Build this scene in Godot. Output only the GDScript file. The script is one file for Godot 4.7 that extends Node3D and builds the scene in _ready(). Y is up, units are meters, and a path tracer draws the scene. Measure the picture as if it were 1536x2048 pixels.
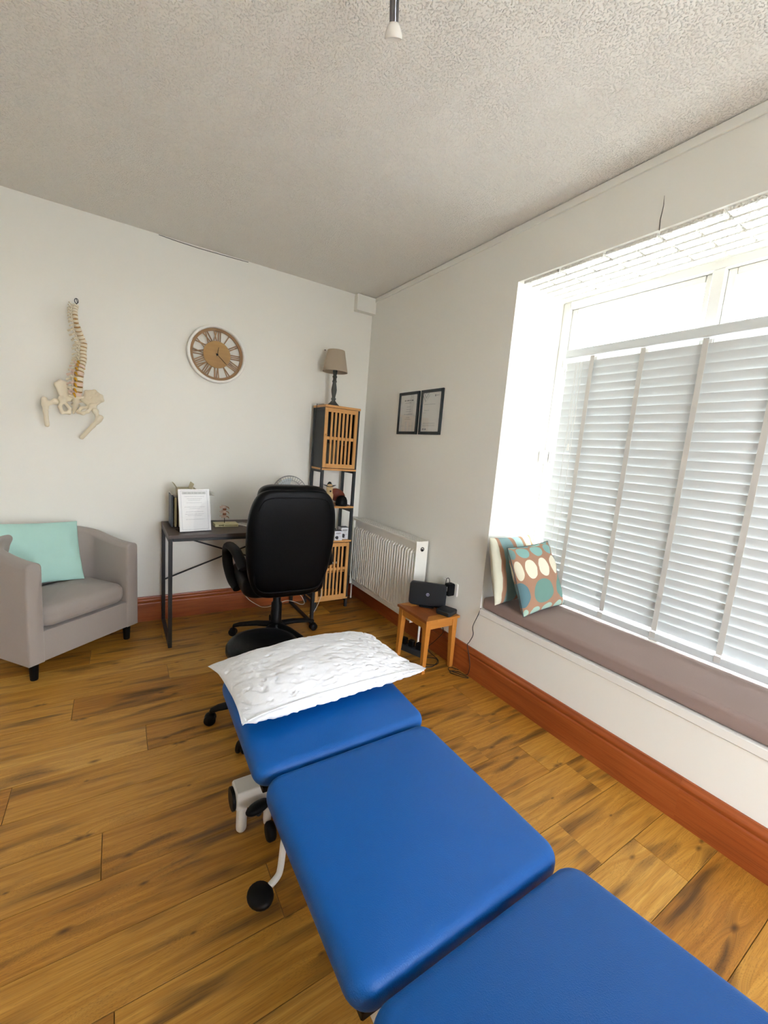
extends Node3D

# ---------------------------------------------------------------- geometry kit
class Geo:
	var v := PackedVector3Array()
	var n := PackedVector3Array()
	var t := PackedVector2Array()
	var i := PackedInt32Array()
	var xf := Transform3D.IDENTITY

	func vert(p: Vector3, nn: Vector3, uv: Vector2) -> int:
		v.push_back(xf * p)
		n.push_back((xf.basis * nn).normalized())
		t.push_back(uv)
		return v.size() - 1

	func tri(a: int, b: int, c: int) -> void:
		i.push_back(a); i.push_back(c); i.push_back(b)

	# orders the corners so that the face looks the way its vertex normals do
	func trin(a: int, b: int, c: int) -> void:
		var f := (v[b] - v[a]).cross(v[c] - v[a])
		if f.dot(n[a] + n[b] + n[c]) < 0.0:
			tri(a, c, b)
		else:
			tri(a, b, c)

	func quadn(a: int, b: int, c: int, d: int) -> void:
		trin(a, b, c); trin(a, c, d)

	func box(c: Vector3, s: Vector3, bev := 0.002, b := Basis.IDENTITY, off := Vector2.ZERO) -> void:
		var h := s * 0.5
		bev = minf(bev, minf(h.x, minf(h.y, h.z)) * 0.9)
		var base := v.size()
		for k in 8:
			var sg := Vector3(1 if k & 1 else -1, 1 if k & 2 else -1, 1 if k & 4 else -1)
			for ax in 3:
				var p := sg * (h - Vector3(bev, bev, bev))
				p[ax] = sg[ax] * h[ax]
				var nn := Vector3.ZERO
				nn[ax] = sg[ax]
				var a1 := (ax + 1) % 3
				var a2 := (ax + 2) % 3
				if s[a1] < s[a2]:
					var sw := a1
					a1 = a2
					a2 = sw
				vert(c + b * p, b * nn, Vector2(p[a1], p[a2]) + off)
		for ax in 3:
			var m1 := 1 << ((ax + 1) % 3)
			var m2 := 1 << ((ax + 2) % 3)
			for s0 in 2:
				var k0 := s0 << ax
				quadn(base + k0 * 3 + ax, base + (k0 | m1) * 3 + ax, base + (k0 | m1 | m2) * 3 + ax, base + (k0 | m2) * 3 + ax)
			if bev > 0.0:
				for s1 in 2:
					for s2 in 2:
						var k1 := (m1 if s1 else 0) | (m2 if s2 else 0)
						var k2 := k1 | (1 << ax)
						var f1 := (ax + 1) % 3
						var f2 := (ax + 2) % 3
						quadn(base + k1 * 3 + f1, base + k2 * 3 + f1, base + k2 * 3 + f2, base + k1 * 3 + f2)
		if bev > 0.0:
			for k in 8:
				trin(base + k * 3, base + k * 3 + 1, base + k * 3 + 2)

	# box between two points with a given cross-section
	func bar(a: Vector3, b: Vector3, w: float, h: float, bev := 0.001, upv := Vector3.UP) -> void:
		var d := (b - a).normalized()
		if absf(d.dot(upv)) > 0.98:
			upv = Vector3.RIGHT if absf(d.x) < 0.9 else Vector3.BACK
		var sx := upv.cross(d).normalized()
		var sy := d.cross(sx)
		box((a + b) * 0.5, Vector3(w, h, a.distance_to(b)), bev, Basis(sx, sy, d))

	# a smooth grid; f(u, v) with u, v in 0..1
	func surf(nu: int, nv: int, f: Callable, wu := false, wv := false, us := 1.0, vs := 1.0, flip := 0) -> void:
		var cu := nu if wu else nu + 1
		var cv := nv if wv else nv + 1
		var p := PackedVector3Array()
		p.resize(cu * cv)
		var cen := Vector3.ZERO
		for a in cu:
			for b in cv:
				var q: Vector3 = f.call(float(a) / nu, float(b) / nv)
				p[a * cv + b] = q
				cen += q
		cen /= float(cu * cv)
		var m := PackedVector3Array()
		m.resize(cu * cv)
		var sgn := 0.0
		for a in nu:
			for b in nv:
				var a2 := (a + 1) % cu
				var b2 := (b + 1) % cv
				var i0 := a * cv + b
				var i1 := a2 * cv + b
				var i2 := a2 * cv + b2
				var i3 := a * cv + b2
				var fn := (p[i2] - p[i0]).cross(p[i3] - p[i1])
				sgn += fn.dot((p[i0] + p[i2]) * 0.5 - cen)
				m[i0] += fn; m[i1] += fn; m[i2] += fn; m[i3] += fn
		# ends that close to a point share one normal
		if not wv:
			for b in [0, cv - 1]:
				if p[b].distance_to(p[(cu / 2) * cv + b]) < 1e-6:
					var s := Vector3.ZERO
					for a in cu:
						s += m[a * cv + b]
					for a in cu:
						m[a * cv + b] = s
		var neg := sgn < 0.0
		if flip != 0:
			neg = flip < 0
		var base := v.size()
		for a in nu + 1:
			for b in nv + 1:
				var k := (a % cu) * cv + (b % cv)
				vert(p[k], -m[k] if neg else m[k], Vector2(float(a) / nu * us, float(b) / nv * vs))
		for a in nu:
			for b in nv:
				var i0 := base + a * (nv + 1) + b
				var i1 := i0 + nv + 1
				if neg:
					tri(i0, i0 + 1, i1 + 1); tri(i0, i1 + 1, i1)
				else:
					tri(i0, i1, i1 + 1); tri(i0, i1 + 1, i0 + 1)

	func ball(c: Vector3, r: Vector3, nu := 16, nv := 10, b := Basis.IDENTITY) -> void:
		surf(nu, nv, func(u: float, w: float) -> Vector3:
			var th := u * TAU
			var ph := (w - 0.5) * PI
			return c + b * (Vector3(cos(th) * cos(ph), sin(ph), sin(th) * cos(ph)) * r), true)

	func tube(pts: Array, r, seg := 8, cap := true, flat := 1.0) -> void:
		var k := pts.size()
		var side := Vector3.ZERO
		var rows := []
		var along := 0.0
		for a in k:
			var d: Vector3
			if a == 0: d = pts[1] - pts[0]
			elif a == k - 1: d = pts[a] - pts[a - 1]
			else: d = (pts[a + 1] - pts[a]).normalized() + (pts[a] - pts[a - 1]).normalized()
			d = d.normalized()
			if a == 0:
				side = (Vector3.UP if absf(d.y) < 0.9 else Vector3.RIGHT).cross(d).normalized()
			else:
				side = (side - d * side.dot(d)).normalized()
				along += (pts[a] as Vector3).distance_to(pts[a - 1])
			var up := d.cross(side)
			var rr: float = r[a] if r is Array else r
			var row := PackedInt32Array()
			for s in seg + 1:
				var th := TAU * s / seg
				var o := side * cos(th) + up * sin(th) * flat
				row.push_back(vert(pts[a] + o * rr, side * cos(th) * flat + up * sin(th), Vector2(along, float(s) / seg)))
			rows.push_back(row)
			if cap and (a == 0 or a == k - 1):
				var nd := -d if a == 0 else d
				var cc := vert(pts[a], nd, Vector2.ZERO)
				var ring := PackedInt32Array()
				for s in seg + 1:
					ring.push_back(vert(v_local(row[s]), nd, Vector2.ZERO))
				for s in seg:
					trin(cc, ring[s], ring[s + 1])
		for a in k - 1:
			for s in seg:
				quadn(rows[a][s], rows[a + 1][s], rows[a + 1][s + 1], rows[a][s + 1])

	func v_local(k: int) -> Vector3:
		return xf.affine_inverse() * v[k]

	# turned shape round the y axis; profile of (radius, height), outside on the right when climbing
	func lathe(prof: Array, seg := 24, c := Vector3.ZERO, b := Basis.IDENTITY) -> void:
		var k := prof.size()
		var sn := []
		for a in k - 1:
			var d: Vector2 = prof[a + 1] - prof[a]
			sn.push_back(Vector2(d.y, -d.x).normalized())
		for a in k - 1:
			var n0: Vector2 = sn[a]
			var n1: Vector2 = sn[a]
			if a > 0 and sn[a - 1].dot(sn[a]) > 0.55: n0 = (sn[a - 1] + sn[a]).normalized()
			if a < k - 2 and sn[a + 1].dot(sn[a]) > 0.55: n1 = (sn[a + 1] + sn[a]).normalized()
			var p0: Vector2 = prof[a]
			var p1: Vector2 = prof[a + 1]
			var row := PackedInt32Array()
			for s in seg + 1:
				var th := TAU * s / seg
				var e := Vector3(cos(th), 0, sin(th))
				row.push_back(vert(c + b * (e * p0.x + Vector3.UP * p0.y), b * (e * n0.x + Vector3.UP * n0.y), Vector2(float(s) / seg, p0.y)))
				row.push_back(vert(c + b * (e * p1.x + Vector3.UP * p1.y), b * (e * n1.x + Vector3.UP * n1.y), Vector2(float(s) / seg, p1.y)))
			for s in seg:
				if p0.x > 1e-6: trin(row[s * 2], row[s * 2 + 1], row[s * 2 + 2])
				if p1.x > 1e-6: trin(row[s * 2 + 1], row[s * 2 + 3], row[s * 2 + 2])

	# slab with rounded plan corners (R) and rounded edges (r), top raised by crown
	func slab(c: Vector3, hx: float, hy: float, hz: float, R: float, r: float, crown := 0.0, per := 9, b := Basis.IDENTITY) -> void:
		r = minf(r, minf(hy, R))
		var rings := []     # [inset, y, scale]
		rings.push_back([r, -hy, 0.0]); rings.push_back([r, -hy, 0.5]); rings.push_back([r, -hy, 1.0])
		for a in 5:
			var th := PI / 2 * (a + 1) / 5.0
			rings.push_back([r - r * sin(th), -hy + r - r * cos(th), 1.0])
		for a in 5:
			var th := PI / 2 * (a if r < hy else a + 1) / 5.0
			rings.push_back([r - r * cos(th), hy - r + r * sin(th), 1.0])
		rings.push_back([r, hy, 1.0]); rings.push_back([r, hy, 0.93]); rings.push_back([r, hy, 0.8]); rings.push_back([r, hy, 0.55]); rings.push_back([r, hy, 0.28]); rings.push_back([r, hy, 0.0])
		var nu := per * 4
		surf(nu, rings.size() - 1, func(u: float, w: float) -> Vector3:
			var ring: Array = rings[roundi(w * (rings.size() - 1))]
			var k := roundi(u * nu) % nu
			var q := k / per
			var th := (q + float(k % per) / (per - 1)) * PI / 2
			var sx := 1.0 if q == 0 or q == 3 else -1.0
			var sz := 1.0 if q < 2 else -1.0
			var rr: float = R - ring[0]
			var sc: float = ring[2]
			var y: float = ring[1]
			if y >= hy - 1e-6: y += crown * (1.0 - sc * sc)
			return c + b * Vector3((sx * (hx - R) + cos(th) * rr) * sc, y, (sz * (hz - R) + sin(th) * rr) * sc), true)

	# extruded profile (x, y) from z = 0 to z = len
	func prism(prof: PackedVector2Array, length: float, smooth := 0.8) -> void:
		var k := prof.size()
		if Geometry2D.is_polygon_clockwise(prof):
			prof.reverse()
		var sn := []
		for a in k:
			var d := prof[(a + 1) % k] - prof[a]
			sn.push_back(Vector2(d.y, -d.x).normalized())
		var per := 0.0
		for a in k:
			var p0 := prof[a]
			var p1 := prof[(a + 1) % k]
			var n0: Vector2 = sn[a]
			var n1: Vector2 = sn[a]
			if sn[(a + k - 1) % k].dot(sn[a]) > smooth: n0 = (sn[(a + k - 1) % k] + sn[a]).normalized()
			if sn[(a + 1) % k].dot(sn[a]) > smooth: n1 = (sn[(a + 1) % k] + sn[a]).normalized()
			var l := p0.distance_to(p1)
			var A := vert(Vector3(p0.x, p0.y, 0), Vector3(n0.x, n0.y, 0), Vector2(0, per))
			var B := vert(Vector3(p1.x, p1.y, 0), Vector3(n1.x, n1.y, 0), Vector2(0, per + l))
			var C := vert(Vector3(p1.x, p1.y, length), Vector3(n1.x, n1.y, 0), Vector2(length, per + l))
			var D := vert(Vector3(p0.x, p0.y, length), Vector3(n0.x, n0.y, 0), Vector2(length, per))
			quadn(A, B, C, D)
			per += l
		var ix := Geometry2D.triangulate_polygon(prof)
		for e in 2:
			var nd := Vector3(0, 0, 1 if e else -1)
			var ids := PackedInt32Array()
			for q in prof:
				ids.push_back(vert(Vector3(q.x, q.y, length * e), nd, q))
			for a in ix.size() / 3:
				trin(ids[ix[a * 3]], ids[ix[a * 3 + 1]], ids[ix[a * 3 + 2]])

	# flat printed rectangle in the local xy plane, facing +z
	func sheet(c: Vector3, w: float, h: float) -> void:
		var nd := Vector3(0, 0, 1)
		var a := vert(c + Vector3(-w / 2, h / 2, 0), nd, Vector2(0, 0))
		var b := vert(c + Vector3(w / 2, h / 2, 0), nd, Vector2(1, 0))
		var d := vert(c + Vector3(w / 2, -h / 2, 0), nd, Vector2(1, 1))
		var e := vert(c + Vector3(-w / 2, -h / 2, 0), nd, Vector2(0, 1))
		quadn(a, b, d, e)

	# smoothly joined tapered capsules [a, ra, b, rb] meshed as surface nets
	func blob(prims: Array, cell: float, k := 0.012) -> void:
		var lo := Vector3(1e9, 1e9, 1e9)
		var hi := -lo
		for q in prims:
			for e in [[q[0], q[1]], [q[2], q[3]]]:
				var rv := Vector3.ONE * (float(e[1]) + k + cell * 2)
				lo = lo.min((e[0] as Vector3) - rv)
				hi = hi.max((e[0] as Vector3) + rv)
		var dim := Vector3i(((hi - lo) / cell).ceil()) + Vector3i.ONE
		var fld := PackedFloat32Array()
		fld.resize(dim.x * dim.y * dim.z)
		fld.fill(1.0)
		for q in prims:
			var a: Vector3 = q[0]
			var ra: float = q[1]
			var bb: Vector3 = q[2]
			var rb: float = q[3]
			var rm := maxf(ra, rb) + k + cell * 2
			var l0 := Vector3i(((a.min(bb) - Vector3.ONE * rm - lo) / cell).floor()).clamp(Vector3i.ZERO, dim - Vector3i.ONE)
			var l1 := Vector3i(((a.max(bb) + Vector3.ONE * rm - lo) / cell).ceil()).clamp(Vector3i.ZERO, dim - Vector3i.ONE)
			var ab := bb - a
			var ll := maxf(ab.length_squared(), 1e-9)
			for x in range(l0.x, l1.x + 1):
				for y in range(l0.y, l1.y + 1):
					for z in range(l0.z, l1.z + 1):
						var p := lo + Vector3(x, y, z) * cell
						var h := clampf((p - a).dot(ab) / ll, 0.0, 1.0)
						var d := (p - a - ab * h).length() - lerpf(ra, rb, h)
						var id := (x * dim.y + y) * dim.z + z
						var o := fld[id]
						var g := maxf(k - absf(o - d), 0.0) / k
						fld[id] = minf(o, d) - g * g * k * 0.25
		var cellv := {}
		var offs := [0, 1, dim.z, dim.z + 1, dim.y * dim.z, dim.y * dim.z + 1, dim.y * dim.z + dim.z, dim.y * dim.z + dim.z + 1]
		var edges := [[0, 1], [2, 3], [4, 5], [6, 7], [0, 2], [1, 3], [4, 6], [5, 7], [0, 4], [1, 5], [2, 6], [3, 7]]
		for x in dim.x - 1:
			for y in dim.y - 1:
				for z in dim.z - 1:
					var id := (x * dim.y + y) * dim.z + z
					var m := 0
					for c in 8:
						if fld[id + offs[c]] < 0.0: m |= 1 << c
					if m == 0 or m == 255: continue
					var s := Vector3.ZERO
					var cnt := 0
					for e in edges:
						var i0: int = e[0]
						var i1: int = e[1]
						if ((m >> i0) & 1) != ((m >> i1) & 1):
							var f0 := fld[id + offs[i0]]
							var f1 := fld[id + offs[i1]]
							var tt := f0 / (f0 - f1)
							var q0 := Vector3((i0 >> 2) & 1, (i0 >> 1) & 1, i0 & 1)
							var q1 := Vector3((i1 >> 2) & 1, (i1 >> 1) & 1, i1 & 1)
							s += q0.lerp(q1, tt)
							cnt += 1
					var g := Vector3(fld[id + offs[4]] - fld[id], fld[id + offs[2]] - fld[id], fld[id + offs[1]] - fld[id])
					g += Vector3(fld[id + offs[7]] - fld[id + offs[3]], fld[id + offs[7]] - fld[id + offs[5]], fld[id + offs[7]] - fld[id + offs[6]])
					cellv[id] = vert(lo + (Vector3(x, y, z) + s / cnt) * cell, g.normalized(), Vector2(x, y) * cell)
		var st := [dim.y * dim.z, dim.z, 1]
		for id in cellv:
			for ax in 3:
				var a1: int = st[(ax + 1) % 3]
				var a2: int = st[(ax + 2) % 3]
				if (fld[id] < 0.0) == (fld[id + st[ax]] < 0.0): continue
				if cellv.has(id - a1) and cellv.has(id - a2) and cellv.has(id - a1 - a2):
					quadn(cellv[id], cellv[id - a1], cellv[id - a1 - a2], cellv[id - a2])

	func mesh() -> ArrayMesh:
		var arr := []
		arr.resize(Mesh.ARRAY_MAX)
		arr[Mesh.ARRAY_VERTEX] = v
		arr[Mesh.ARRAY_NORMAL] = n
		arr[Mesh.ARRAY_TEX_UV] = t
		arr[Mesh.ARRAY_INDEX] = i
		var m := ArrayMesh.new()
		m.add_surface_from_arrays(Mesh.PRIMITIVE_TRIANGLES, arr)
		return m

# ---------------------------------------------------------------- scene helpers
var taken := {}
func numbered(called: String) -> String:
	if not taken.has(called):
		taken[called] = 0
		return called
	taken[called] += 1
	return "%s_%03d" % [called, taken[called]]

func tag(o: Node3D, label: String, category: String, group := "", kind := "") -> void:
	o.set_meta("label", label)
	o.set_meta("category", category)
	if group: o.set_meta("group", group)
	if kind: o.set_meta("kind", kind)

func thing(called: String, label: String, category: String, at := Vector3.ZERO, turn := 0.0, group := "", kind := "") -> Node3D:
	var o := Node3D.new()
	o.name = numbered(called)
	add_child(o)
	o.position = at
	o.rotation.y = turn
	tag(o, label, category, group, kind)
	return o

func put(g: Geo, called: String, m: Material, parent: Node3D) -> MeshInstance3D:
	return put_mesh(g.mesh(), called, m, parent)

func put_mesh(me: Mesh, called: String, m: Material, parent: Node3D) -> MeshInstance3D:
	var o := MeshInstance3D.new()
	o.mesh = me
	o.material_override = m
	o.name = numbered(called) if parent == self else called
	parent.add_child(o, true)
	return o

func hexc(h: String) -> Color:
	return Color.html(h)

func mat(h: String, rough := 0.7, metal := 0.0) -> StandardMaterial3D:
	var m := StandardMaterial3D.new()
	m.albedo_color = hexc(h)
	m.roughness = rough
	m.metallic = metal
	return m

func relief(m: StandardMaterial3D, tex: Texture2D, cm: float, per_metre: float) -> StandardMaterial3D:
	m.heightmap_enabled = true
	m.heightmap_texture = tex
	m.heightmap_scale = cm
	m.uv1_triplanar = true
	m.uv1_scale = Vector3.ONE * per_metre
	return m

func noise_tex(freq: float, octaves: int, seed_: int, size := 512, type := FastNoiseLite.TYPE_SIMPLEX_SMOOTH) -> ImageTexture:
	var f := FastNoiseLite.new()
	f.seed = seed_
	f.noise_type = type
	f.frequency = freq
	f.fractal_octaves = octaves
	if octaves == 1: f.fractal_type = FastNoiseLite.FRACTAL_NONE
	return ImageTexture.create_from_image(f.get_seamless_image(size, size))

func noise(freq: float, octaves: int, seed_: int) -> FastNoiseLite:
	var f := FastNoiseLite.new()
	f.seed = seed_
	f.noise_type = FastNoiseLite.TYPE_SIMPLEX_SMOOTH
	f.frequency = freq
	f.fractal_octaves = octaves
	return f

# wood as a picture of its grain: w along the grain
func wood_tex(w: int, h: int, seed_: int, cols: Array, streak := 1.0, blotch := 1.0, knots := 0) -> ImageTexture:
	var n1 := noise(0.012, 3, seed_)
	var n2 := noise(0.05, 2, seed_ + 7)
	var n3 := noise(0.006, 2, seed_ + 13)
	var rng := RandomNumberGenerator.new()
	rng.seed = seed_
	var kn := []
	for k in knots:
		kn.push_back(Vector3(rng.randf() * w, rng.randf() * h, rng.randf_range(6, 16)))
	var d := PackedByteArray()
	d.resize(w * h * 3)
	var c0: Color = hexc(cols[0])
	var c1: Color = hexc(cols[1])
	var c2: Color = hexc(cols[2])
	for y in h:
		for x in w:
			var yy := float(y)
			var dark := 0.0
			for q in kn:
				var dx: float = (x - q.x) / 2.2
				var dy: float = y - q.y
				var dist := sqrt(dx * dx + dy * dy)
				yy += q.z * 1.6 * exp(-dist / (q.z * 1.6)) * signf(dy)
				dark = maxf(dark, 1.0 - dist / (q.z * 0.8))
			var warp := n3.get_noise_2d(x * 0.8, yy * 2.2)
			var g := n1.get_noise_2d(x * 0.16, yy * 4.5 + warp * 30.0)
			var f := n2.get_noise_2d(x * 0.10, yy * 7.0)
			var b := n3.get_noise_2d(x * 0.42 + 500.0, yy * 2.6 + warp * 12.0)
			var hair := n2.get_noise_2d(x * 0.05 + 90.0, yy * 11.0)
			var tt := 0.5 + g * 0.6 * streak + f * 0.25 * streak
			var c := c0.lerp(c1, clampf(tt, 0.0, 1.0))
			var bl := smoothstep(0.0, 0.75, b) * blotch * (0.75 + 0.7 * g)
			var line := pow(1.0 - minf(1.0, absf(hair) * 2.2), 6.0) * 0.28 * streak
			c = c.lerp(c2, clampf(maxf(bl * 0.62 + line, dark), 0.0, 0.9))
			var id := (y * w + x) * 3
			d[id] = c.r8
			d[id + 1] = c.g8
			d[id + 2] = c.b8
	return ImageTexture.create_from_image(Image.create_from_data(w, h, false, Image.FORMAT_RGB8, d))

func wood_mat(tex: ImageTexture, rough: float, sx: float, sy: float) -> StandardMaterial3D:
	var m := StandardMaterial3D.new()
	m.albedo_texture = tex
	m.roughness = rough
	m.uv1_scale = Vector3(sx, sy, 1)
	m.uv1_offset = Vector3(0.5, 0.5, 0)
	return m

func V(x: float, y: float, z: float) -> Vector3:
	return Vector3(x, y, z)

# points of a smooth curve through the given ones
func curve(pts: Array, step := 0.02) -> Array:
	var c := Curve3D.new()
	c.bake_interval = step
	for k in pts.size():
		var p: Vector3 = pts[k]
		var a: Vector3 = pts[maxi(k - 1, 0)]
		var b: Vector3 = pts[mini(k + 1, pts.size() - 1)]
		var tg := (b - a) / 6.0
		c.add_point(p, -tg, tg)
	return Array(c.get_baked_points())

var T := {}   # textures
var W := {}   # materials
const H := 2.619
const XL := -3.45
const ZF := 5.0
const WZ0 := 1.60
const WZ1 := 3.97
const WY1 := 2.31
const SEAT := 0.449
const FX0 := -1.5
const FX1 := -0.5
const FY1 := 2.1

func _ready() -> void:
	camera_and_light()
	textures_and_materials()
	room()
	window_and_blind()
	couch()
	pillow_on_couch()
	armchair()
	desk()
	office_chair()
	wheeled_stool()
	bookcase()
	radiator()
	side_table()
	window_seat()
	wall_clock()
	spine_model()
	certificates()
	table_lamp()
	desk_things()
	shelf_things()
	router_things()
	cables()
	ceiling_spot()
	small_fittings()

func camera_and_light() -> void:
	var cam := Camera3D.new()
	cam.name = "camera"
	var ya := deg_to_rad(32.906)
	var pi_ := deg_to_rad(-8.283)
	var ro := deg_to_rad(4.5826)
	var fw := V(sin(ya) * cos(pi_), sin(pi_), -cos(ya) * cos(pi_))
	var r0 := V(cos(ya), 0, sin(ya))
	var u0 := r0.cross(fw)
	var r1 := r0 * cos(ro) + u0 * sin(ro)
	var u1 := u0 * cos(ro) - r0 * sin(ro)
	cam.transform = Transform3D(Basis(r1, u1, -fw), V(-1.8633, 1.35, 3.3147))
	cam.fov = 101.596
	cam.near = 0.02
	cam.far = 200.0
	add_child(cam)
	cam.current = true
	var env := Environment.new()
	env.background_mode = Environment.BG_SKY
	var sm := ProceduralSkyMaterial.new()
	sm.sky_top_color = hexc("dbe4f2")
	sm.sky_horizon_color = hexc("f6f9ff")
	sm.ground_bottom_color = hexc("b8b6b0")
	sm.ground_horizon_color = hexc("dcdcda")
	sm.energy_multiplier = 1.0
	sm.sun_angle_max = 1.0
	var sky := Sky.new()
	sky.sky_material = sm
	env.sky = sky
	env.background_energy_multiplier = 9.0
	env.tonemap_mode = Environment.TONE_MAPPER_LINEAR
	env.tonemap_exposure = 3.7
	env.sdfgi_enabled = true
	env.ssao_enabled = true
	env.ssil_enabled = true
	var we := WorldEnvironment.new()
	we.name = "environment"
	we.environment = env
	add_child(we)

func textures_and_materials() -> void:
	T.fine = noise_tex(0.12, 3, 3, 512)
	T.soft = noise_tex(0.012, 3, 5, 512)
	T.leather = noise_tex(0.09, 1, 9, 512, FastNoiseLite.TYPE_CELLULAR)
	# stippled ceiling: isolated drops on a flat ground
	var sz := 1024
	var fa := FastNoiseLite.new()
	fa.seed = 21
	fa.noise_type = FastNoiseLite.TYPE_SIMPLEX_SMOOTH
	fa.frequency = 0.062
	fa.fractal_octaves = 2
	fa.domain_warp_enabled = true
	fa.domain_warp_amplitude = 14.0
	fa.domain_warp_frequency = 0.02
	var im := fa.get_seamless_image(sz, sz)
	im.convert(Image.FORMAT_L8)
	var dd := im.get_data()
	for k in dd.size():
		var q := dd[k] / 255.0
		dd[k] = int(255.0 * smoothstep(0.52, 0.86, q))
	T.stipple = ImageTexture.create_from_image(Image.create_from_data(sz, sz, false, Image.FORMAT_L8, dd))

	W.wall = mat("f0eee4", 0.75)
	W.ceiling = relief(mat("f3f0e6", 0.85), T.stipple, 0.42, 1.7)
	W.ceiling.uv1_triplanar = false
	W.paint = mat("f0eee6", 0.35)
	W.soffit = relief(mat("f0eee4", 0.6), noise_tex(0.03, 3, 31, 512), 0.8, 3.0)
	W.trimwood = wood_mat(wood_tex(1024, 96, 41, ["93451c", "ad5d2e", "652a10"], 0.9, 0.7, 0), 0.32, 0.55, 4.0)
	for k in 5:
		var cols := [["ad7526", "d09a42", "5e3d18"], ["a46b20", "c78e37", "543412"], ["b98233", "dba953", "6c4921"], ["9b631e", "bf8533", "4b2f10"], ["b1792a", "d39d43", "634219"]]
		W["plank%d" % k] = wood_mat(wood_tex(1024, 160, 100 + k * 17, cols[k], 1.15, 1.25, 3 if k % 2 else 4), 0.42, 1.0 / 1.22, 1.0 / 0.181)
	W.underfloor = mat("2a1d10", 0.9)
	W.blue = relief(mat("00549e", 0.44), T.leather, 0.045, 9.0)
	W.blue.metallic_specular = 0.42
	W.white_cotton = relief(mat("ebebec", 0.9), T.fine, 0.05, 6.0)
	W.white_metal = mat("e4e2da", 0.4)
	W.black_plastic = mat("0a0b0d", 0.5)
	W.black_metal = mat("17181a", 0.45, 0.2)
	W.velvet = relief(mat("a0968d", 0.85), T.fine, 0.05, 5.0)
	W.velvet.rim_enabled = true
	W.velvet.rim = 0.7
	W.velvet.rim_tint = 0.4
	W.mint = relief(mat("b4dccf", 0.9), T.fine, 0.05, 6.0)
	W.leather = relief(mat("050608", 0.33), T.leather, 0.06, 7.0)
	W.leather.metallic_specular = 0.25
	W.black_plastic.metallic_specular = 0.3
	W.desk_wood = wood_mat(wood_tex(512, 128, 61, ["3d2e26", "56443a", "261b16"], 0.9, 0.6, 0), 0.38, 1.0, 2.0)
	W.bamboo = wood_mat(wood_tex(512, 64, 71, ["c98f4e", "dca866", "b07638"], 0.6, 0.3, 0), 0.45, 2.2, 9.0)
	W.dark_frame = mat("1a2226", 0.5)
	W.orange_wood = wood_mat(wood_tex(512, 96, 81, ["b5722c", "cb8a3c", "96591f"], 0.6, 0.4, 0), 0.35, 2.0, 6.0)
	W.dark_top = wood_mat(wood_tex(512, 96, 91, ["8a4a20", "a05a2b", "6b3616"], 0.7, 0.5, 0), 0.4, 2.0, 5.0)
	W.radiator = mat("ebe9df", 0.35)
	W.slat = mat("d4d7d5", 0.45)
	W.tape = relief(mat("cfcbc3", 0.95), T.fine, 0.03, 10.0)
	W.taupe = relief(mat("97827a", 0.92), T.fine, 0.05, 6.0)
	W.bone = relief(mat("e8dcc0", 0.55), T.fine, 0.05, 9.0)
	W.bone_pink = mat("e6cdbb", 0.55)
	W.disc = mat("b48a4c", 0.6)
	W.nerve = mat("e0a818", 0.45)
	W.chrome = mat("77777c", 0.10, 1.0)
	W.white_glass = mat("f2eee4", 0.25)
	W.pane = StandardMaterial3D.new()
	W.pane.albedo_color = Color(0.95, 0.98, 1.0, 0.05)
	W.pane.transparency = BaseMaterial3D.TRANSPARENCY_ALPHA
	W.pane.roughness = 0.02
	W.crack = mat("5a5750", 0.95)
	W.black_cable = mat("0c0c0d", 0.55)
	W.white_cable = mat("d8d2c6", 0.5)
	W.print_black = mat("17191c", 0.6)

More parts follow.
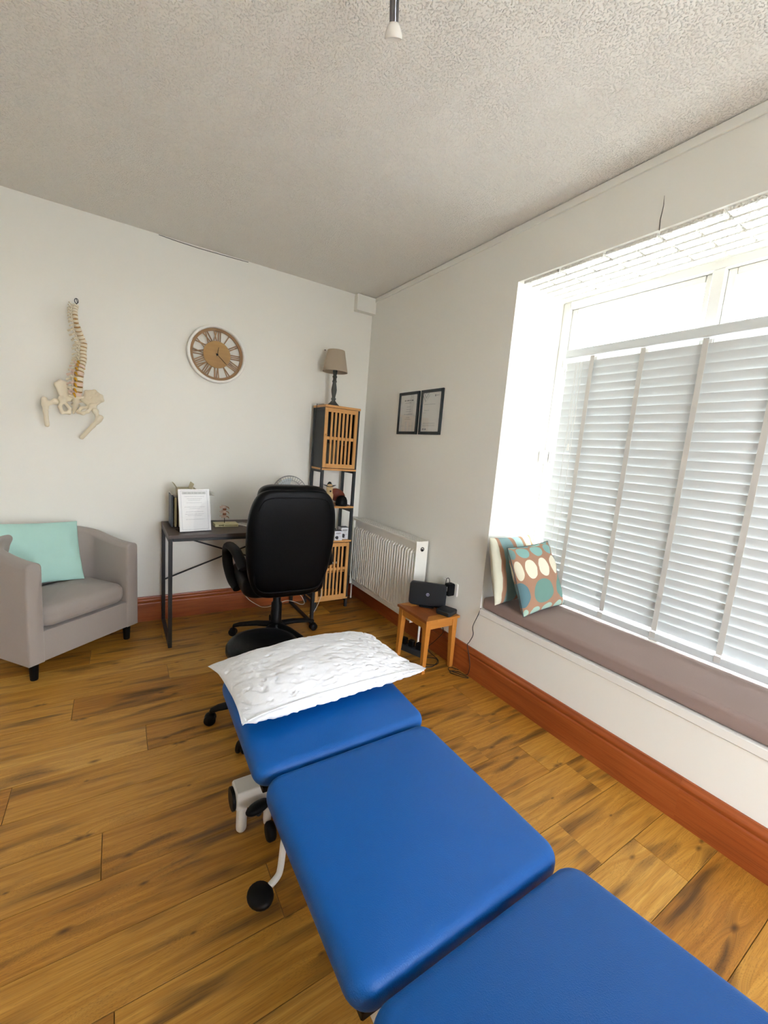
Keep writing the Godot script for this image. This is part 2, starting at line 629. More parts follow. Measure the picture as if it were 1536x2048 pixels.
# ---------------------------------------------------------------- the room
func room() -> void:
	var fl := thing("floor", "golden brown wood plank floor with dark grain patches", "floor", Vector3.ZERO, 0, "", "structure")
	var g := Geo.new()
	g.box(V(XL / 2, -0.062, ZF / 2), V(-XL + 0.5, 0.1, ZF + 0.5), 0.0)
	put(g, "subfloor", W.underfloor, fl)
	var rng := RandomNumberGenerator.new()
	rng.seed = 5
	var pw := 0.181
	var pl := 1.22
	var row := 0
	var z := 0.0
	var full := Geo.new()
	full.box(V(0, -0.006, 0), V(pl - 0.0012, 0.012, pw - 0.0012), 0.0012)
	var fm := full.mesh()
	while z < ZF:
		var wz := minf(pw, ZF - z)
		var x := XL - fmod(row * 0.437 + rng.randf() * 0.2, pl)
		while x < 0.0:
			var x0 := maxf(x, XL)
			var x1 := minf(x + pl, 0.0)
			if x1 - x0 > 0.03:
				var m: Material = W["plank%d" % rng.randi_range(0, 4)]
				var pk: MeshInstance3D
				if x1 - x0 > pl - 0.001 and wz > pw - 0.001:
					pk = put_mesh(fm, "plank", m, fl)
				else:
					var q := Geo.new()
					q.box(V(0, -0.006, 0), V(x1 - x0 - 0.0012, 0.012, wz - 0.0012), 0.0012, Basis.IDENTITY, Vector2(rng.randf(), 0))
					pk = put(q, "plank", m, fl)
				pk.position = V((x0 + x1) / 2, 0, z + wz / 2)
				if rng.randf() < 0.5: pk.rotation.y = PI
			x += pl
		z += pw
		row += 1

	var cl := Geo.new()
	cl.box(V(XL / 2, H + 0.06, ZF / 2), V(-XL + 1.2, 0.12, ZF + 0.6), 0.0)
	tag(put(cl, "ceiling", W.ceiling, self), "white ceiling with stippled plaster texture", "ceiling", "", "structure")

	var wb := thing("wall_back", "cream painted back wall behind the desk and clock", "wall", Vector3.ZERO, 0, "", "structure")
	g = Geo.new()
	g.box(V(XL / 2, H / 2, -0.1), V(-XL + 0.4, H + 0.02, 0.2), 0.0)
	put(g, "wall_surface", W.wall, wb)
	g = Geo.new()
	g.tube([V(-1.62, H - 0.004, 0.0), V(-1.5, H - 0.010, 0.001), V(-1.38, H - 0.012, 0.001), V(-1.2, H - 0.009, 0.001), V(-1.05, H - 0.005, 0.0)], 0.0022, 5)
	put(g, "crack", W.crack, wb)
	var wl := Geo.new()
	wl.box(V(XL - 0.1, H / 2, ZF / 2), V(0.2, H + 0.02, ZF + 0.4), 0.0)
	tag(put(wl, "wall_left", W.wall, self), "plain cream wall beside the armchair, facing the window", "wall", "", "structure")
	# the wall behind the photographer, with an unseen glazed door added as fill light
	var wf := Geo.new()
	wf.box(V((XL - 0.2 + FX0) / 2, H / 2, ZF + 0.1), V(FX0 - XL + 0.2, H + 0.02, 0.2), 0.0)
	wf.box(V((0.2 + FX1) / 2, H / 2, ZF + 0.1), V(0.2 - FX1, H + 0.02, 0.2), 0.0)
	wf.box(V((FX0 + FX1) / 2, (FY1 + H) / 2, ZF + 0.1), V(FX1 - FX0, H - FY1, 0.2), 0.0)
	tag(put(wf, "wall_front", W.wall, self), "plain cream wall opposite the clock wall", "wall", "", "structure")
	var w2 := thing("door_1", "unseen white glazed door added opposite the clock to let in fill light", "door", V((FX0 + FX1) / 2, 0, ZF + 0.12), 0, "", "structure")
	var fx := (FX1 - FX0) / 2
	for q in [[V(-fx + 0.025, FY1 / 2, 0), V(0.05, FY1, 0.06)], [V(fx - 0.025, FY1 / 2, 0), V(0.05, FY1, 0.06)], [V(0, FY1 - 0.025, 0), V(fx * 2 - 0.1, 0.05, 0.06)]]:
		g = Geo.new()
		g.box(q[0], q[1], 0.004)
		put(g, "frame_bar", W.paint, w2)
	g = Geo.new()
	g.box(V(0, 0.08, 0), V(fx * 2 - 0.1, 0.16, 0.045), 0.004)
	put(g, "kick_panel", W.paint, w2)
	g = Geo.new()
	g.box(V(0, (0.16 + FY1 - 0.05) / 2, 0), V(fx * 2 - 0.1, FY1 - 0.21, 0.005), 0.0)
	put(g, "pane", W.pane, w2)
	g = Geo.new()
	g.tube([V(fx - 0.09, 1.0, -0.012), V(fx - 0.09, 1.0, -0.05), V(fx - 0.2, 1.0, -0.05)], 0.009, 10)
	put(g, "door_handle", W.chrome, w2)

	var wr := thing("wall_right", "pale wall around the deep window recess", "wall", Vector3.ZERO, 0, "", "structure")
	g = Geo.new()
	var tk := 0.52
	g.box(V(tk / 2, H / 2, (WZ0 - 0.2) / 2), V(tk, H + 0.02, WZ0 + 0.2), 0.0)
	g.box(V(tk / 2, H / 2, (WZ1 + ZF + 0.2) / 2), V(tk, H + 0.02, ZF + 0.2 - WZ1), 0.0)
	g.box(V(tk / 2, (H + 0.01 + WY1 + 0.012) / 2, (WZ0 + WZ1) / 2), V(tk, H + 0.01 - WY1 - 0.012, WZ1 - WZ0), 0.0)
	g.box(V(tk / 2, 0.2, (WZ0 + WZ1) / 2), V(tk, 0.42, WZ1 - WZ0), 0.0)
	put(g, "wall_surface", W.wall, wr)
	g = Geo.new()
	g.tube([V(-0.0003, WY1 + 0.01, 2.315), V(-0.0003, 2.36, 2.312), V(-0.0003, 2.41, 2.316), V(-0.0003, 2.45, 2.313)], [0.0016, 0.0016, 0.0012, 0.0005], 5)
	put(g, "crack", W.crack, wr)
	# brick-pattern lining under the lintel, each brick its own raised piece
	var bl := 0.228
	var bw := 0.0655
	var bg := Geo.new()
	bg.box(V(0, 0, 0), V(bw - 0.010, 0.018, bl - 0.010), 0.003)
	var bm := bg.mesh()
	var bh := Geo.new()
	bh.box(V(0, 0, 0), V(bw - 0.010, 0.018, bl / 2 - 0.010), 0.003)
	var bhm := bh.mesh()
	for r in 6:
		var bx := 0.012 + bw * (r + 0.5)
		var bz := WZ0 + 0.02
		if r % 2:
			var o := put_mesh(bhm, "soffit_brick", W.soffit, wr)
			o.position = V(bx, WY1 + 0.006, bz + bl / 4)
			bz += bl / 2
		while bz + bl / 2 < WZ1 - 0.02:
			var whole := bz + bl < WZ1 - 0.01
			var o := put_mesh(bm if whole else bhm, "soffit_brick", W.soffit, wr)
			o.position = V(bx, WY1 + 0.006, bz + (bl / 2 if whole else bl / 4))
			bz += bl if whole else bl / 2

	# skirting boards with a moulded top
	var prof := PackedVector2Array([Vector2(0, 0), Vector2(0.022, 0), Vector2(0.022, 0.128), Vector2(0.0215, 0.133), Vector2(0.017, 0.138), Vector2(0.017, 0.142), Vector2(0.021, 0.148), Vector2(0.022, 0.155), Vector2(0.020, 0.162), Vector2(0.014, 0.167), Vector2(0.011, 0.172), Vector2(0.009, 0.179), Vector2(0, 0.180)])
	g = Geo.new()
	g.xf = Transform3D(Basis(V(0, 0, 1), V(0, 1, 0), V(-1, 0, 0)), V(0, 0, 0))
	g.prism(prof, -XL)
	tag(put(g, "baseboard_back", W.trimwood, self), "red-brown varnished skirting board behind the desk", "baseboard", "", "structure")
	g = Geo.new()
	g.xf = Transform3D(Basis(V(-1, 0, 0), V(0, 1, 0), V(0, 0, 1)), V(0, 0, 0.022))
	g.prism(prof, ZF - 0.022)
	tag(put(g, "baseboard_right", W.trimwood, self), "red-brown varnished skirting board below the window seat", "baseboard", "", "structure")

	g = Geo.new()
	g.box(V(-0.006, H - 0.024, ZF / 2 + 0.03), V(0.012, 0.036, ZF - 0.06), 0.002)
	tag(put(g, "trim_1", W.wall, self), "thin painted strip along ceiling edge above window", "trim", "", "structure")
	g = Geo.new()
	g.box(V(-0.09, 2.548, 0.03), V(0.18, 0.128, 0.06), 0.003)
	tag(put(g, "trim_2", W.wall, self), "small painted box in the ceiling corner above the lamp", "trim", "", "structure")
	# nosed ledge board of the window seat
	g = Geo.new()
	g.box(V(0.205, 0.4295, (WZ0 + WZ1) / 2), V(0.43, 0.039, WZ1 - WZ0 - 0.002), 0.004)
	tag(put(g, "trim_3", W.paint, self), "white painted ledge board under the window seat cushion", "trim", "", "structure")
	# the street outside
	g = Geo.new()
	g.box(V(4.0, -0.25, 2.0), V(60.0, 0.1, 60.0), 0.0)
	tag(put(g, "pavement", relief(mat("b0aea8", 0.9), T.soft, 0.3, 0.4), self), "pale street pavement outside the window", "pavement", "", "structure")

func window_and_blind() -> void:
	var w := thing("window_1", "white painted window with narrow top lights above the blind", "window", V(0.42, SEAT, (WZ0 + WZ1) / 2), 0, "", "structure")
	var o := -w.position
	var g := Geo.new()
	var zs := [WZ0, 2.385, 3.175, WZ1]
	var yt := 1.955
	# outer frame
	for q in [[V(0.46, (SEAT + WY1) / 2, WZ0 + 0.022), V(0.09, WY1 - SEAT, 0.044)], [V(0.46, (SEAT + WY1) / 2, WZ1 - 0.022), V(0.09, WY1 - SEAT, 0.044)]]:
		g = Geo.new()
		g.box(o + q[0], q[1], 0.004)
		put(g, "jamb", W.paint, w)
	g = Geo.new()
	g.box(o + V(0.455, WY1 - 0.02, (WZ0 + WZ1) / 2), V(0.08, 0.04, WZ1 - WZ0 - 0.088), 0.004)
	put(g, "head", W.paint, w)
	g = Geo.new()
	g.box(o + V(0.455, SEAT + 0.03, (WZ0 + WZ1) / 2), V(0.09, 0.06, WZ1 - WZ0 - 0.088), 0.004)
	put(g, "sill", W.paint, w)
	for k in 2:
		g = Geo.new()
		g.box(o + V(0.455, (SEAT + 0.06 + WY1 - 0.04) / 2, zs[k + 1]), V(0.085, WY1 - SEAT - 0.1, 0.05), 0.004)
		put(g, "mullion", W.paint, w)
	for k in 3:
		var z0: float = zs[k] + (0.044 if k == 0 else 0.025)
		var z1: float = zs[k + 1] - (0.044 if k == 2 else 0.025)
		g = Geo.new()
		g.box(o + V(0.455, yt, (z0 + z1) / 2), V(0.08, 0.055, z1 - z0), 0.004)
		put(g, "transom", W.paint, w)
		for lv in 2:
			var y0 := (yt + 0.0275) if lv else (SEAT + 0.06)
			var y1 := (WY1 - 0.04) if lv else (yt - 0.0275)
			var sw := 0.034
			g = Geo.new()
			g.box(o + V(0.465, (y0 + y1) / 2, z0 + sw / 2), V(0.045, y1 - y0, sw), 0.004)
			g.box(o + V(0.465, (y0 + y1) / 2, z1 - sw / 2), V(0.045, y1 - y0, sw), 0.004)
			g.box(o + V(0.465, y0 + sw / 2, (z0 + z1) / 2), V(0.045, sw, z1 - z0 - 2 * sw), 0.004)
			g.box(o + V(0.465, y1 - sw / 2, (z0 + z1) / 2), V(0.045, sw, z1 - z0 - 2 * sw), 0.004)
			var sash := put(g, "sash", W.paint, w)
			g = Geo.new()
			g.box(o + V(0.468, (y0 + y1) / 2, (z0 + z1) / 2), V(0.004, y1 - y0 - 2 * sw + 0.006, z1 - z0 - 2 * sw + 0.006), 0.0)
			put(g, "pane", W.pane, sash)

	# venetian blind
	var bz0 := 1.708
	var bz1 := 3.90
	var bx := 0.375
	var b := thing("venetian_blind", "wide white slatted venetian blind with grey ladder tapes hanging in window", "blind", V(bx, 0.565, (bz0 + bz1) / 2))
	var L := bz1 - bz0
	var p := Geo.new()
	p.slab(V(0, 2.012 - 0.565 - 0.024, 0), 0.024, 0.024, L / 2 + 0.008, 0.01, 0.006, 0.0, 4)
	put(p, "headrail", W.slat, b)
	var tilt := deg_to_rad(78.0)
	var sg := Geo.new()
	sg.surf(6, L_steps(L), func(u: float, vv: float) -> Vector3:
		var s := (u - 0.5) * 0.05
		return V(s, 0.0018 * (1.0 - 4.0 * (u - 0.5) * (u - 0.5)), (vv - 0.5) * L))
	sg.surf(6, L_steps(L), func(u: float, vv: float) -> Vector3:
		var s := (u - 0.5) * 0.05
		return V(s, -0.0026 + 0.0018 * (1.0 - 4.0 * (u - 0.5) * (u - 0.5)), (vv - 0.5) * L))
	for e in [-0.5, 0.5]:
		sg.box(V(e * 0.05, -0.0013, 0), V(0.0006, 0.0026, L), 0.0)
		sg.box(V(0, -0.0004, e * L), V(0.05, 0.0026, 0.0006), 0.0)
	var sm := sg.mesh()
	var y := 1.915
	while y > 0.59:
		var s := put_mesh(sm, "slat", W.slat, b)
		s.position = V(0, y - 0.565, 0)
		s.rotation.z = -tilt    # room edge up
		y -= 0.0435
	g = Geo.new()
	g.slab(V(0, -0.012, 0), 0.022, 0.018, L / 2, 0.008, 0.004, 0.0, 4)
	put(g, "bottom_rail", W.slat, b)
	var tz := 1.868
	while tz < bz1:
		for sx in [-0.0145, 0.0145]:
			g = Geo.new()
			g.box(V(sx, (1.962 + 0.58) / 2 - 0.565, tz - b.position.z), V(0.0012, 1.382, 0.024), 0.0003)
			if sx < 0: g.box(V(-0.0238, -0.004, tz - b.position.z), V(0.002, 0.03, 0.026), 0.0005)
			put(g, "ladder_tape", W.tape, b)
		tz += 0.2685
	for q in [[1.790, 1.475], [1.806, 1.475], [1.822, 0.74], [1.782, 0.74]]:
		g = Geo.new()
		g.tube([V(-0.028, 1.965 - 0.565, q[0] - b.position.z), V(-0.03, 1.7 - 0.565, q[0] + 0.002 - b.position.z), V(-0.03, q[1] - 0.565, q[0] - b.position.z)], 0.0011, 5)
		var cd := put(g, "cord", W.tape, b)
		if q[0] == 1.806 or q[0] == 1.822:
			g = Geo.new()
			g.lathe([Vector2(0, 0), Vector2(0.008, 0.0), Vector2(0.006, 0.02), Vector2(0.003, 0.04), Vector2(0, 0.04)], 10, V(-0.03, q[1] - 0.565 - 0.038, q[0] - b.position.z))
			put(g, "cord_pull", W.paint, cd)

func L_steps(_l: float) -> int:
	return 1

# ---------------------------------------------------------------- furniture
func couch() -> void:
	# local origin on the floor under the middle of the couch's left edge joint
	var t := thing("treatment_couch", "blue padded three-section treatment couch on a white metal base", "treatment couch", V(-1.268, 0, 2.4))
	var top := 0.468
	var th := 0.066
	var secs := [["head_section", 1.835, 2.322, -1.556, -0.972], ["middle_section", 2.328, 2.862, -1.545, -0.992], ["foot_section", 2.868, 3.93, -1.545, -0.992]]
	var tilts := [deg_to_rad(4.5), 0.0, deg_to_rad(-10.0)]
	for k in 3:
		var s: Array = secs[k]
		var g := Geo.new()
		var half: float = (s[2] - s[1]) / 2
		var xc: float = (s[3] + s[4]) / 2 + 1.268
		var wx: float = s[4] - s[3]
		var b := Basis(V(1, 0, 0), tilts[k])
		# hinged at the joint with the middle section
		var zj: float = s[2] if k == 0 else s[1]
		var out := -1.0 if k == 0 else 1.0
		var c := V(xc, top, zj - 2.4) + b * V(0, -th / 2 - 0.004, out * half)
		g.slab(c, wx / 2, th / 2, half, 0.05, 0.028, 0.007, 9, b)
		put(g, s[0], W.blue, t)
		# board under the padding
		g = Geo.new()
		g.box(c + b * V(0, -th / 2 - 0.012, 0), V(wx - 0.05, 0.02, half * 2 - 0.04), 0.003, b)
		put(g, "base_board", W.black_plastic, t)
	var g := Geo.new()
	for x in [-0.12, 0.12]:
		g.box(V(x, 0.345, 0.45), V(0.04, 0.05, 1.9), 0.004)
	for z in [-0.42, 0.44, 1.35]:
		g.box(V(0, 0.345, z), V(0.22, 0.04, 0.04), 0.004)
	put(g, "upper_frame", W.white_metal, t)
	# scissor arms
	g = Geo.new()
	for x in [-0.07, 0.07]:
		g.bar(V(x, 0.13, -0.3), V(x, 0.33, 0.45), 0.03, 0.05, 0.003)
		g.bar(V(x, 0.13, 0.75), V(x, 0.33, 1.35), 0.03, 0.05, 0.003)
	put(g, "lift_arm", W.white_metal, t)
	# low base frame: cross beam at the head end and side rails
	g = Geo.new()
	for x in [-0.1, 0.1]:
		g.box(V(x, 0.105, 0.48), V(0.05, 0.05, 1.8), 0.004)
	g.box(V(0, 0.105, 1.38), V(0.5, 0.06, 0.06), 0.004)
	put(g, "base_rail", W.white_metal, t)
	g = Geo.new()
	g.box(V(0, 0.132, -0.40), V(0.535, 0.07, 0.075), 0.006)
	put(g, "base_beam", W.white_metal, t)
	for x in [-1, 1]:
		g = Geo.new()
		g.slab(V(0.273 * x, 0.124, -0.40), 0.036, 0.006, 0.036, 0.03, 0.003, 0.0, 7, Basis(V(0, 0, 1), V(x, 0, 0), V(0, x, 0)))
		put(g, "end_cap", W.black_plastic, t)
		g = Geo.new()
		g.lathe([Vector2(0, 0.0), Vector2(0.012, 0.001), Vector2(0.017, 0.008), Vector2(0.018, 0.016), Vector2(0.018, 0.11), Vector2(0, 0.11)], 16, V(0.243 * x, 0, -0.385))
		put(g, "foot", W.white_metal, t)
		g = Geo.new()
		g.lathe([Vector2(0, 0.03), Vector2(0.012, 0.032), Vector2(0.014, 0.045), Vector2(0.014, 0.1), Vector2(0, 0.1)], 14, V(0.165 * x, 0, -0.345))
		put(g, "leg", W.white_metal, t)
		g = Geo.new()
		g.lathe([Vector2(0, -0.014), Vector2(0.026, -0.014), Vector2(0.031, -0.008), Vector2(0.031, 0.008), Vector2(0.026, 0.014), Vector2(0, 0.014)], 18, V(0.165 * x, 0.031, -0.305), Basis(V(0, -1, 0), V(1, 0, 0), V(0, 0, 1)))
		put(g, "castor", W.black_plastic, t)
		g = Geo.new()
		g.lathe([Vector2(0, 0.0), Vector2(0.02, 0.0), Vector2(0.02, 0.09), Vector2(0, 0.09)], 16, V(0.225 * x, 0, 1.38))
		put(g, "foot", W.white_metal, t)
	# brake pedal in front of the beam
	g = Geo.new()
	g.tube([V(-0.20, 0.09, -0.35), V(-0.203, 0.105, -0.32)], 0.01, 8)
	g.ball(V(-0.205, 0.125, -0.325), V(0.045, 0.018, 0.022), 18, 10, Basis(Vector3.UP, 0.25))
	put(g, "brake_pedal", W.black_plastic, t)
	# round foot pedal on a bent white rod
	g = Geo.new()
	g.tube(curve([V(-0.18, 0.30, -0.10), V(-0.19, 0.2, -0.11), V(-0.195, 0.10, -0.115), V(-0.205, 0.075, -0.11), V(-0.235, 0.065, -0.1)], 0.01), 0.010, 10)
	var rod := put(g, "pedal_rod", W.white_metal, t)
	g = Geo.new()
	g.ball(V(-0.262, 0.062, -0.09), V(0.036, 0.022, 0.042), 20, 12, Basis(Vector3.UP, 0.3))
	put(g, "foot_pedal", W.black_plastic, rod)

func cushion_geo(a: float, b: float, th: float, seed_: int, wr := 0.006, pinch := 0.07, p1 := 0.5, n := 26) -> Geo:
	var g := Geo.new()
	var nz := noise(6.0, 3, seed_)
	var cr := noise(3.0, 2, seed_ + 3)
	for side in [1.0, -1.0]:
		g.surf(n, n, func(u: float, w: float) -> Vector3:
			var x := sin((u - 0.5) * PI)
			var z := sin((w - 0.5) * PI)
			var ex := pow(maxf(1.0 - absf(pow(absf(x), 2.4)), 0.0), p1)
			var ez := pow(maxf(1.0 - absf(pow(absf(z), 2.4)), 0.0), p1)
			var px := a * x * (1.0 - pinch + pinch * z * z)
			var pz := b * z * (1.0 - pinch + pinch * x * x)
			var h := th * ex * ez
			var e := minf(1.0, ex * ez * 4.0)
			h += e * wr * (nz.get_noise_3d(px * 1.0, pz * 1.0, side) + 0.8 * (1.0 - absf(cr.get_noise_3d(px * 2.2, pz * 2.2, side * 9.0)) * 3.0) * 0.5)
			return V(px, h * side, pz), false, false, 1.0, 1.0, int(-side))
	return g

func pillow_on_couch() -> void:
	var t := thing("pillow", "plump white cotton pillow lying across the couch's head section", "pillow", V(-1.235, 0.500, 1.972), deg_to_rad(2.0))
	var nz := noise(5.0, 2, 77)
	var g := Geo.new()
	var fold := noise(9.0, 1, 5)
	var n := 110
	# creases run from the corners and across the right half
	for side in [1.0, -1.0]:
		g.surf(n, n, func(u: float, w: float) -> Vector3:
			var x := sin((u - 0.5) * PI)
			var z := sin((w - 0.5) * PI)
			var ex := pow(maxf(1.0 - pow(absf(x), 2.2), 0.0), 0.55)
			var ez := pow(maxf(1.0 - pow(absf(z), 2.4), 0.0), 0.5)
			var px := 0.345 * x * (0.94 + 0.06 * z * z)
			var pz := 0.222 * z * (0.93 + 0.07 * x * x)
			if x > 0.55: px += 0.012 * nz.get_noise_2d(z * 1.4, 3.0)
			pz += 0.008 * nz.get_noise_2d(x * 2.0, z * 0.3) * absf(z)
			var e := minf(1.0, ex * ez * 3.5)
			var h := (0.085 if side > 0 else 0.02) * ex * ez
			if side > 0:
				var wrk := fold.get_noise_3d(px * 3.0 + pz * 2.6, pz * 1.2 - px * 0.6, 4.0)
				var wr2 := fold.get_noise_3d(px * 1.6 - pz * 3.4, px * 1.1 + pz * 0.8, 14.0)
				h += e * (0.005 * nz.get_noise_2d(px, pz) - 0.010 * pow(1.0 - minf(1.0, absf(wrk) * 7.0), 2.0) * smoothstep(-0.25, 0.2, px) - 0.008 * pow(1.0 - minf(1.0, absf(wr2) * 8.0), 2.0))
			else:
				h = minf(h, 0.02)
			var droop := maxf(0.0, -0.12 - pz)
			return V(px, 0.024 + h * side + 0.025 * (1.0 - e) * x * x * absf(z) * (1.0 if z > 0.0 else 0.0) - droop * lerpf(0.18, 0.45, smoothstep(-1.0, 0.3, x)), pz), false, false, 1.0, 1.0, int(-side))
	put(g, "pillowcase", W.white_cotton, t)
	# stitched hem along the near edge
	var pts := []
	for k in 41:
		var x := sin((k / 40.0 - 0.5) * PI * 0.97)
		var ex := pow(maxf(1.0 - pow(absf(x), 2.2), 0.0), 0.55)
		pts.push_back(V(0.345 * x * 0.985, 0.024 + 0.033 * ex + 0.012 * x * x, 0.222 * (0.925 + 0.065 * x * x) - 0.006))
	g = Geo.new()
	g.tube(pts, 0.0022, 6)
	put(g, "hem_seam", W.white_cotton, t)

func armchair() -> void:
	# front edge runs from (-2.253, .661) to (-1.755, .252)
	var t := thing("armchair", "grey velvet tub armchair with dark legs by the wall", "armchair", V(-2.178, 0, 0.272), atan2(0.635, 0.773))
	# local: +z is the chair's front; front face at z = 0.274
	var zf := 0.274
	var tk := 0.076
	var hw := 0.322 - tk / 2
	var sec := []
	var rr := 0.03
	for k in 7:
		var th := PI / 2 * k / 6.0
		sec.push_back(Vector2(tk / 2 - rr + rr * cos(th), -rr + rr * sin(th)))
	for k in 7:
		var th := PI / 2 + PI / 2 * k / 6.0
		sec.push_back(Vector2(-tk / 2 + rr + rr * cos(th), -rr + rr * sin(th)))
	var path := func(s: float) -> Vector3:
		# plan position; y holds the rim height
		var st := 0.22
		var x: float
		var z: float
		if s < st:
			x = hw
			z = lerpf(zf, 0.0, s / st)
		elif s > 1.0 - st:
			x = -hw
			z = lerpf(0.0, zf, (s - 1.0 + st) / st)
		else:
			var th := (s - st) / (1.0 - 2 * st) * PI
			x = hw * cos(th)
			z = -0.165 * sin(th)
		var up := smoothstep(0.02, 0.5, minf(s, 1.0 - s))
		return V(x, 0.648 + 0.09 * up, z)
	var nu := 56
	var g := Geo.new()
	var loop := sec.size() + 2
	g.surf(nu + 4, loop, func(u: float, w: float) -> Vector3:
		var a := roundi(u * (nu + 4)) - 2
		var sc := 1.0
		if a < 0 or a > nu: sc = 0.9 if (a == -1 or a == nu + 1) else 0.0
		var s := clampf(float(a) / nu, 0.0, 1.0)
		var s1: Vector3 = path.call(clampf(s - 0.01, 0.0, 1.0))
		var s2: Vector3 = path.call(clampf(s + 0.01, 0.0, 1.0))
		var c: Vector3 = path.call(s)
		var d := s2 - s1
		d.y = 0
		d = d.normalized()
		var o := V(-d.z, 0, d.x) * -1.0
		var k := roundi(w * loop) % loop
		var q: Vector2
		if k < sec.size(): q = sec[k] + Vector2(0, c.y)
		elif k == sec.size(): q = Vector2(-tk / 2, 0.1)
		else: q = Vector2(tk / 2, 0.1)
		var mid := Vector2(0, (c.y + 0.1) / 2)
		if sc < 1.0:
			q = mid + (q - mid) * Vector2(0.80 if sc > 0.5 else 0.0, 0.975 if sc > 0.5 else 0.0)
		var back := 0.0
		if a < 0: back = 0.0
		var pos := V(c.x, 0, c.z) + o * q.x + V(0, q.y, 0)
		if a == 0 or a == nu: pos.z -= 0.008
		return pos, false, true)
	put(g, "tub_shell", W.velvet, t)
	g = Geo.new()
	g.box(V(0, 0.185, 0.075), V(0.50, 0.17, 0.38), 0.006)
	put(g, "seat_base", W.velvet, t)
	for sx in [-1, 1]:
		g = Geo.new()
		g.tube([V(0.246 * sx, 0.105, 0.2655), V(0.246 * sx, 0.272, 0.2655)], 0.0018, 6)
		put(g, "seam", W.velvet, t)
	g = Geo.new()
	g.slab(V(0, 0.335, 0.075), 0.246, 0.062, 0.20, 0.07, 0.05, 0.025, 10)
	put(g, "seat_cushion", W.velvet, t)
	for q in [[-0.275, 0.225], [0.275, 0.225], [-0.17, -0.11], [0.17, -0.11]]:
		g = Geo.new()
		g.lathe([Vector2(0, 0), Vector2(0.016, 0), Vector2(0.018, 0.003), Vector2(0.023, 0.102), Vector2(0, 0.102)], 16, V(q[0], 0, q[1]))
		put(g, "leg", W.black_plastic, t)
	# mint scatter cushion on the seat
	var c := thing("scatter_cushion", "plain mint green scatter cushion propped in the grey armchair", "cushion", V(-2.275, 0.415, 0.245))
	var b := Basis(Vector3.UP, atan2(0.635, 0.773) - 0.22) * Basis(V(1, 0, 0), deg_to_rad(68)) * Basis(Vector3.UP, deg_to_rad(-4))
	g = cushion_geo(0.235, 0.185, 0.05, 12, 0.010, 0.04, 0.5, 40)
	var cm := put(g, "cover", W.mint, c)
	cm.transform = Transform3D(b, V(0, 0.185, 0))

func desk() -> void:
	var x0 := -1.603
	var x1 := -0.612
	var t := thing("desk", "small desk with dark wood top and black metal cross-braced legs", "desk", V((x0 + x1) / 2, 0, 0.275))
	var g := Geo.new()
	var hw := (x1 - x0) / 2
	g.box(V(0, 0.724, 0), V(hw * 2, 0.022, 0.49), 0.002)
	put(g, "desktop", W.desk_wood, t)
	for s in [-1, 1]:
		for z in [-0.225, 0.225]:
			g = Geo.new()
			g.box(V(s * (hw - 0.012), 0.3565, z), V(0.022, 0.713, 0.03), 0.002)
			put(g, "leg", W.black_metal, t)
		g = Geo.new()
		g.box(V(s * (hw - 0.012), 0.011, 0), V(0.022, 0.022, 0.42), 0.002)
		put(g, "floor_rail", W.black_metal, t)
		g = Geo.new()
		g.box(V(s * (hw - 0.012), 0.700, 0), V(0.022, 0.025, 0.42), 0.002)
		put(g, "top_rail", W.black_metal, t)
	g = Geo.new()
	g.box(V(0, 0.703, 0.225), V(hw * 2 - 0.05, 0.02, 0.02), 0.002)
	g.box(V(0, 0.703, -0.225), V(hw * 2 - 0.05, 0.02, 0.02), 0.002)
	put(g, "apron_bar", W.black_metal, t)
	for s in [-1, 1]:
		g = Geo.new()
		g.bar(V(-s * (hw - 0.02), 0.66, -0.232 + s * 0.005), V(s * (hw - 0.02), 0.31, -0.232 + s * 0.005), 0.010, 0.010, 0.001)
		put(g, "cross_brace", W.black_metal, t)

